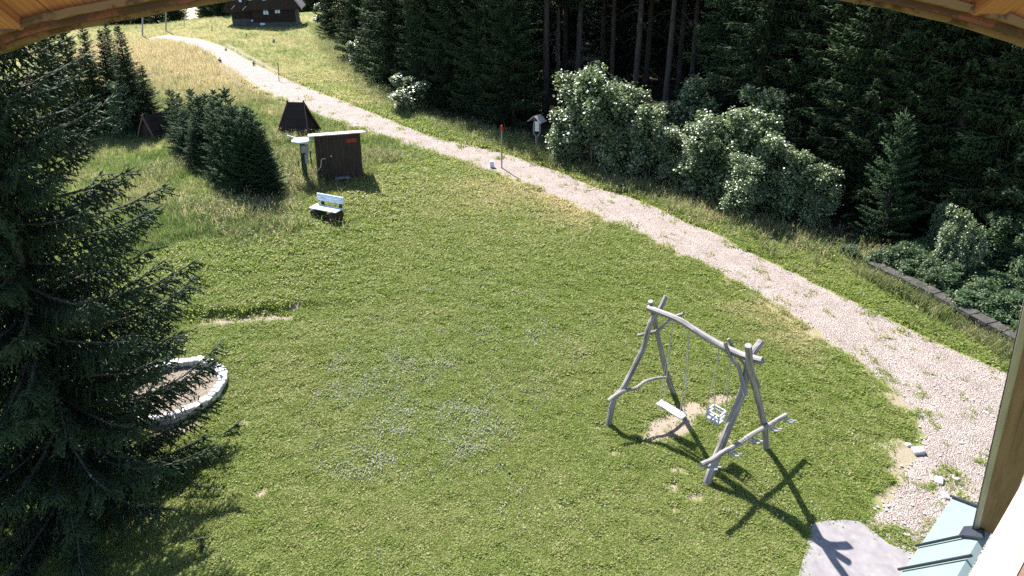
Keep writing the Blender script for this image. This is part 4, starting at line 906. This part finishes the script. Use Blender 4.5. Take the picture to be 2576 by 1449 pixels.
for k in range(n):
    xa, xb = XG0 + .4 + (XG1 - XG0 - .8) * k / n, XG0 + .4 + (XG1 - XG0 - .8) * (k + 1) / n - .004
    hA = ZF + (AP - ZF) * (1 - abs((xa - XM) / ((XG1 - XG0) / 2))); hB_ = ZF + (AP - ZF) * (1 - abs((xb - XM) / ((XG1 - XG0) / 2)))
    pl = [(xa, ZF - .1), (xb, ZF - .1), (xb, hB_ - .1)] + ([(XM, AP - .1)] if xa < XM < xb else []) + [(xa, hA - .1)]
    MB().prism([p + ex * a + ez * z - ey * .45 for a, z in pl], ey * .08).build('gable_board', 'chalet', ch)
def roof(xm, xl, xr, zf, ap, y0, y1, parent, th=.16):
    for sg, xe in ((-1, xl), (1, xr)):
        MB().prism([p + ex * xm + ez * (ap + .05) + ey * y0, p + ex * xe + ez * (zf - .05) + ey * y0, p + ex * xe + ez * (zf - .05 + th) + ey * y0, p + ex * xm + ez * (ap + .05 + th * 1.6) + ey * y0], ey * (y1 - y0)).build('roof_slope', 'chalet_roof', parent)
        MB().prism([p + ex * xm + ez * (ap - .02) + ey * (y0 - .06), p + ex * xe + ez * (zf - .16) + ey * (y0 - .06), p + ex * xe + ez * (zf + .02) + ey * (y0 - .06), p + ex * xm + ez * (ap + .2) + ey * (y0 - .06)], ey * .05).build('barge_board', 'chalet_trim' if (sg > 0) else 'chalet', parent)
roof(XM, XG0, XG1, ZF, AP, -.75, DP, ch)
# wing at the left, set back
WX0, WX1 = hx(601), hx(649); WZ = zpx(36); WP = zpx(-40); WG0, WG1 = hx(587), hx(665)
cbox('wing_plinth', WX0, WX1, -.6, zpx(52), 2.4, DP, 'chalet_stone')
for k in range(7): cbox('wing_log', WX0, WX1, zpx(52) + (WZ - zpx(52)) * k / 7, zpx(52) + (WZ - zpx(52)) * (k + 1) / 7 - .03, 2.4 - .02 * (k % 2), DP, 'chalet')
WM = (WG0 + WG1) / 2
MB().prism([p + ex * (WG0 + .3) + ez * (WZ - .1) + ey * 2.0, p + ex * (WG1 - .3) + ez * (WZ - .1) + ey * 2.0, p + ex * WM + ez * (WP - .2) + ey * 2.0], ey * .1).build('wing_gable', 'chalet', ch)
roof(WM, WG0, WG1, WZ, WP, 1.7, DP, ch)
for a in (604, 631):
    c0 = p + ex * hx(a) + ez * zpx(30) - ey * (.78 if a > 620 else -1.6); MB().tube([c0, c0 + ex * .62 + ez * .58], .05, 4).build('brace', 'chalet_trim', ch)
def window(u0, u1, v0, v1, y, bars=True):
    x0, x1, z0, z1 = hx(u0), hx(u1), zpx(v1), zpx(v0); f = cbox('window', x0 - .08, x1 + .08, z0 - .08, z1 + .08, y - .03, y, 'chalet')
    cbox('pane', x0, x1, z0, z1, y - .045, y - .032, 'glass', f)
    if bars:
        cbox('bar', (x0 + x1) / 2 - .03, (x0 + x1) / 2 + .03, z0, z0 + (z1 - z0) * .68, y - .06, y - .047, 'chalet', f); cbox('bar', x0, x1, z0 + (z1 - z0) * .68, z0 + (z1 - z0) * .75, y - .062, y - .049, 'chalet', f)
window(671, 681, 29, 41, -.05); window(695, 705, 26, 38.5, -.05)
window(644, 650.5, .5, 11, -.47); window(672.5, 680, -1, 11, -.47); window(695, 702.5, -3, 8.5, -.47)
window(620.5, 626, 9.5, 15.5, 1.98, False); window(662, 672, 58.5, 63, -.06, False); window(640, 647, 54, 58, 2.38, False)
# ------------------------------------------------------------------ eave over the camera (own building)
ev = thing('roof_eave', 'overhanging roof eave of pine boards with peeling brown fascia', 'eave', (0, 1.8, CH - .2))
YF = 1.75
low = [(-500, 330), (-300, 240), (-120, 172), (0, 131), (100, 95), (200, 70), (300, 51), (450, 22), (575, 1), (750, -26), (950, -48), (1150, -62), (1350, -66), (1600, -58), (1850, -36), (2000, -18), (2118, 0), (2243, 21), (2414, 62), (2576, 112), (2700, 158), (2900, 245), (3100, 345)]
lowp = smooth_path([ydist(u, v, YF) for u, v in low], 3)
SL = math.tan(R_(40))
def band(name, m, off0, off1, y0, y1, wob=0):
    """strip of the arched edge: off = height above the lower edge, y = from/to"""
    mb = MB(); o = 0; n = len(lowp); rr3 = random.Random(int(off0 * 1000) + 5)
    for k in range(n):
        a = lowp[k]; w = [rr3.uniform(-wob, wob) for _ in range(4)]
        mb.v += [(a.x, y0, a.z + off0 + w[0]), (a.x, y1, a.z + off0 + w[1]), (a.x, y1, a.z + off1 + w[2]), (a.x, y0, a.z + off1 + w[3])]
    s = 0
    for k in range(n - 1):
        d = (lowp[k + 1] - lowp[k]).length; i = k * 4
        for e in range(4):
            f = (e + 1) % 4; mb.f.append((i + e, i + f, i + 4 + f, i + 4 + e)); mb.uv += [(e * .08, s), (e * .08 + .08, s), (e * .08 + .08, s + d), (e * .08, s + d)]
        s += d
    return mb.build(name, m, ev)
band('drip_edge', 'darkgap', -.002, .014, YF - .005, YF + .05, .0015)
band('fascia_board', 'fascia', .012, .034, YF - .045, YF + .03, .002)
band('batten', 'darkgap', .030, .052, YF - .075, YF - .02, .003)
band('outer_fascia', 'fascia', .05, .20, YF - .02, YF + .02, .002)
# soffit planks: run along the roof slope, inside of the batten
x = -2.6; kk = 0; rr4 = random.Random(2)
while x < 2.6:
    w = rr4.uniform(.30, .38); xm = x + w / 2
    zl = float(np.interp(xm, [q.x for q in lowp], [q.z for q in lowp])) + .048
    zl0 = float(np.interp(x, [q.x for q in lowp], [q.z for q in lowp])) + .048; zl1 = float(np.interp(x + w, [q.x for q in lowp], [q.z for q in lowp])) + .048
    mb = MB(); A0 = Vector((x + .002, YF - .05, zl0)); A1 = Vector((x + w - .002, YF - .05, zl1)); up_ = Vector((0, -2.6, 2.6 * SL))
    nrm_ = Vector((0, SL, 1)).normalized() * .03; uo = rr4.uniform(0, 9)
    for a_, b_, c_, d_2 in ((A0, A1, A1 + up_, A0 + up_), (A0 + nrm_, A0 + up_ + nrm_, A1 + up_ + nrm_, A1 + nrm_), (A0, A0 + nrm_, A1 + nrm_, A1), (A0, A0 + up_, A0 + up_ + nrm_, A0 + nrm_), (A1, A1 + nrm_, A1 + up_ + nrm_, A1 + up_)):
        mb.quad((a_, b_, c_, d_2), [(uo, 0), (uo + w, 0), (uo + w, 3.4), (uo, 3.4)])
    mb.build('soffit_plank', 'soffit', ev); x += w; kk += 1
def rafter(x0, wdt, dx=0):
    zl = float(np.interp(x0, [q.x for q in lowp], [q.z for q in lowp])) + .05
    mb = MB(); a = Vector((x0, YF - .05, zl)); d = Vector((dx, -2.2, 2.2 * SL)); ln = d.length; dn = d.normalized(); sx = Vector((1, 0, 0)); nn_ = dn.cross(sx).normalized(); nn_ = nn_ if nn_.z < 0 else -nn_
    rt = Matrix((sx, dn, sx.cross(dn))).transposed(); mb.box(a + dn * ln / 2 - nn_ * .025, (wdt, ln, .10), rt); mb.build('rafter', 'rafter', ev, bevel=.006)
XR = ydist(72, 70, YF).x; rafter(XR, .075, -.05)
rafter(ydist(2440, 30, YF).x, .09, .45)
# ------------------------------------------------------------------ porch roof, corner boards and rail on the right
zr = 4.6
def atz(u, v, z): return Vector(flat(u, v, z))
E0, E1 = atz(2396, 1251, zr), atz(2225, 1505, zr)
T0 = atz(2500, 1290, zr + .75); T1 = atz(2500, 1500, zr + .55); dE = (E1 - E0)
T1 = T0 + dE * 1.05
pr = thing('porch_roof', 'mint green sheet metal porch roof with dark standing seams', 'roof', tuple(E0))
nrm_r = (E1 - E0).cross(T0 - E0).normalized(); nrm_r = nrm_r if nrm_r.z > 0 else -nrm_r
MB().prism([E0, E1, T1, T0], -nrm_r * .05).build('sheet', 'greenroof', pr)
MB().tube([E0 + nrm_r * .015, T0 + nrm_r * .015], .014, 6).build('end_flashing', 'seam', pr)
for (ua, va), (ub, vb) in (((2309.5, 1378), (2435, 1352)), ((2265, 1438), (2450, 1404))):
    def onroof(u, v):
        d = Vector(ray(u, v)); o = Vector((0, 0, CH)); return o + d * ((E0 - o).dot(nrm_r) / d.dot(nrm_r))
    MB().tube([onroof(ua, va) + nrm_r * .02, onroof(ub, vb) + nrm_r * .02], .011, 6).build('standing_seam', 'seam', pr)
fl_ = [onroof(2420, 1354), onroof(2433, 1332), onroof(2480, 1330), onroof(2480, 1362), onroof(2446, 1356)]
MB().prism([q + nrm_r * .03 for q in fl_], -nrm_r * .02).build('flashing', 'seam', pr)
# corner boards
cb = thing('corner_boards', 'upright grey brown corner planks rising from the green porch roof', 'wall boards', tuple(onroof(2450, 1335)))
def slab(name, q, th, m, parent):
    a, b, c, d = [Vector(k) for k in q]; n = (b - a).cross(d - a).normalized(); n = n if n.dot(Vector((0, 0, CH)) - a) < 0 else -n
    mb = MB(); o = random.uniform(0, 9); P0 = [a, b, c, d]; P1 = [k + n * th for k in P0]; l = (d - a).length; w = (b - a).length
    mb.quad(P0, [(o, 0), (o + w, 0), (o + w, l), (o, l)]); mb.quad(P1[::-1], [(o, 0), (o + w, 0), (o + w, l), (o, l)])
    for k in range(4): mb.quad([P0[k], P0[(k + 1) % 4], P1[(k + 1) % 4], P1[k]], [(o, 0), (o + th, 0), (o + th, l), (o, l)] if k % 2 else [(o, 0), (o, w), (o + th, w), (o + th, 0)])
    return mb.build(name, m, parent)
dB, dT = 4.9, 3.4           # distances from the camera to the foot and to the upper end
def atd(u, v, d): return Vector((0, 0, CH)) + Vector(ray(u, v)) * d
dB = (onroof(2450, 1338) - Vector((0, 0, CH))).length
foot = [2444, 2448, 2461, 2483, 2520]; mats_ = ['seam', 'trim', 'trim2', 'trim2']
top = [2580, 2584, 2612, 2660, 2740]
for k in range(4): slab('plank', (atd(foot[k], 1334 + 2 * k, dB - .02 * k), atd(foot[k + 1], 1336 + 4 * k, dB - .02 * k), atd(top[k + 1], 735, dT - .02 * k), atd(top[k], 735, dT - .02 * k)), .04, mats_[k], cb)
# sunlit rail
rl = thing('window_rail', 'sunlit pale pine rail slanting beside the corner planks', 'rail', tuple(atd(2500, 1440, 2.4)))
A = atd(2600, 1165, 2.5); B = atd(2425, 1470, 2.4); Cc = atd(2530, 1500, 2.35); Dd = atd(2640, 1290, 2.45); 
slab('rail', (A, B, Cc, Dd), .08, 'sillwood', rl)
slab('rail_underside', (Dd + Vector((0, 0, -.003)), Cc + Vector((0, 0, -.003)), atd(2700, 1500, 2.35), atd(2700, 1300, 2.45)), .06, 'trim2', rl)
bpy.context.view_layer.update()
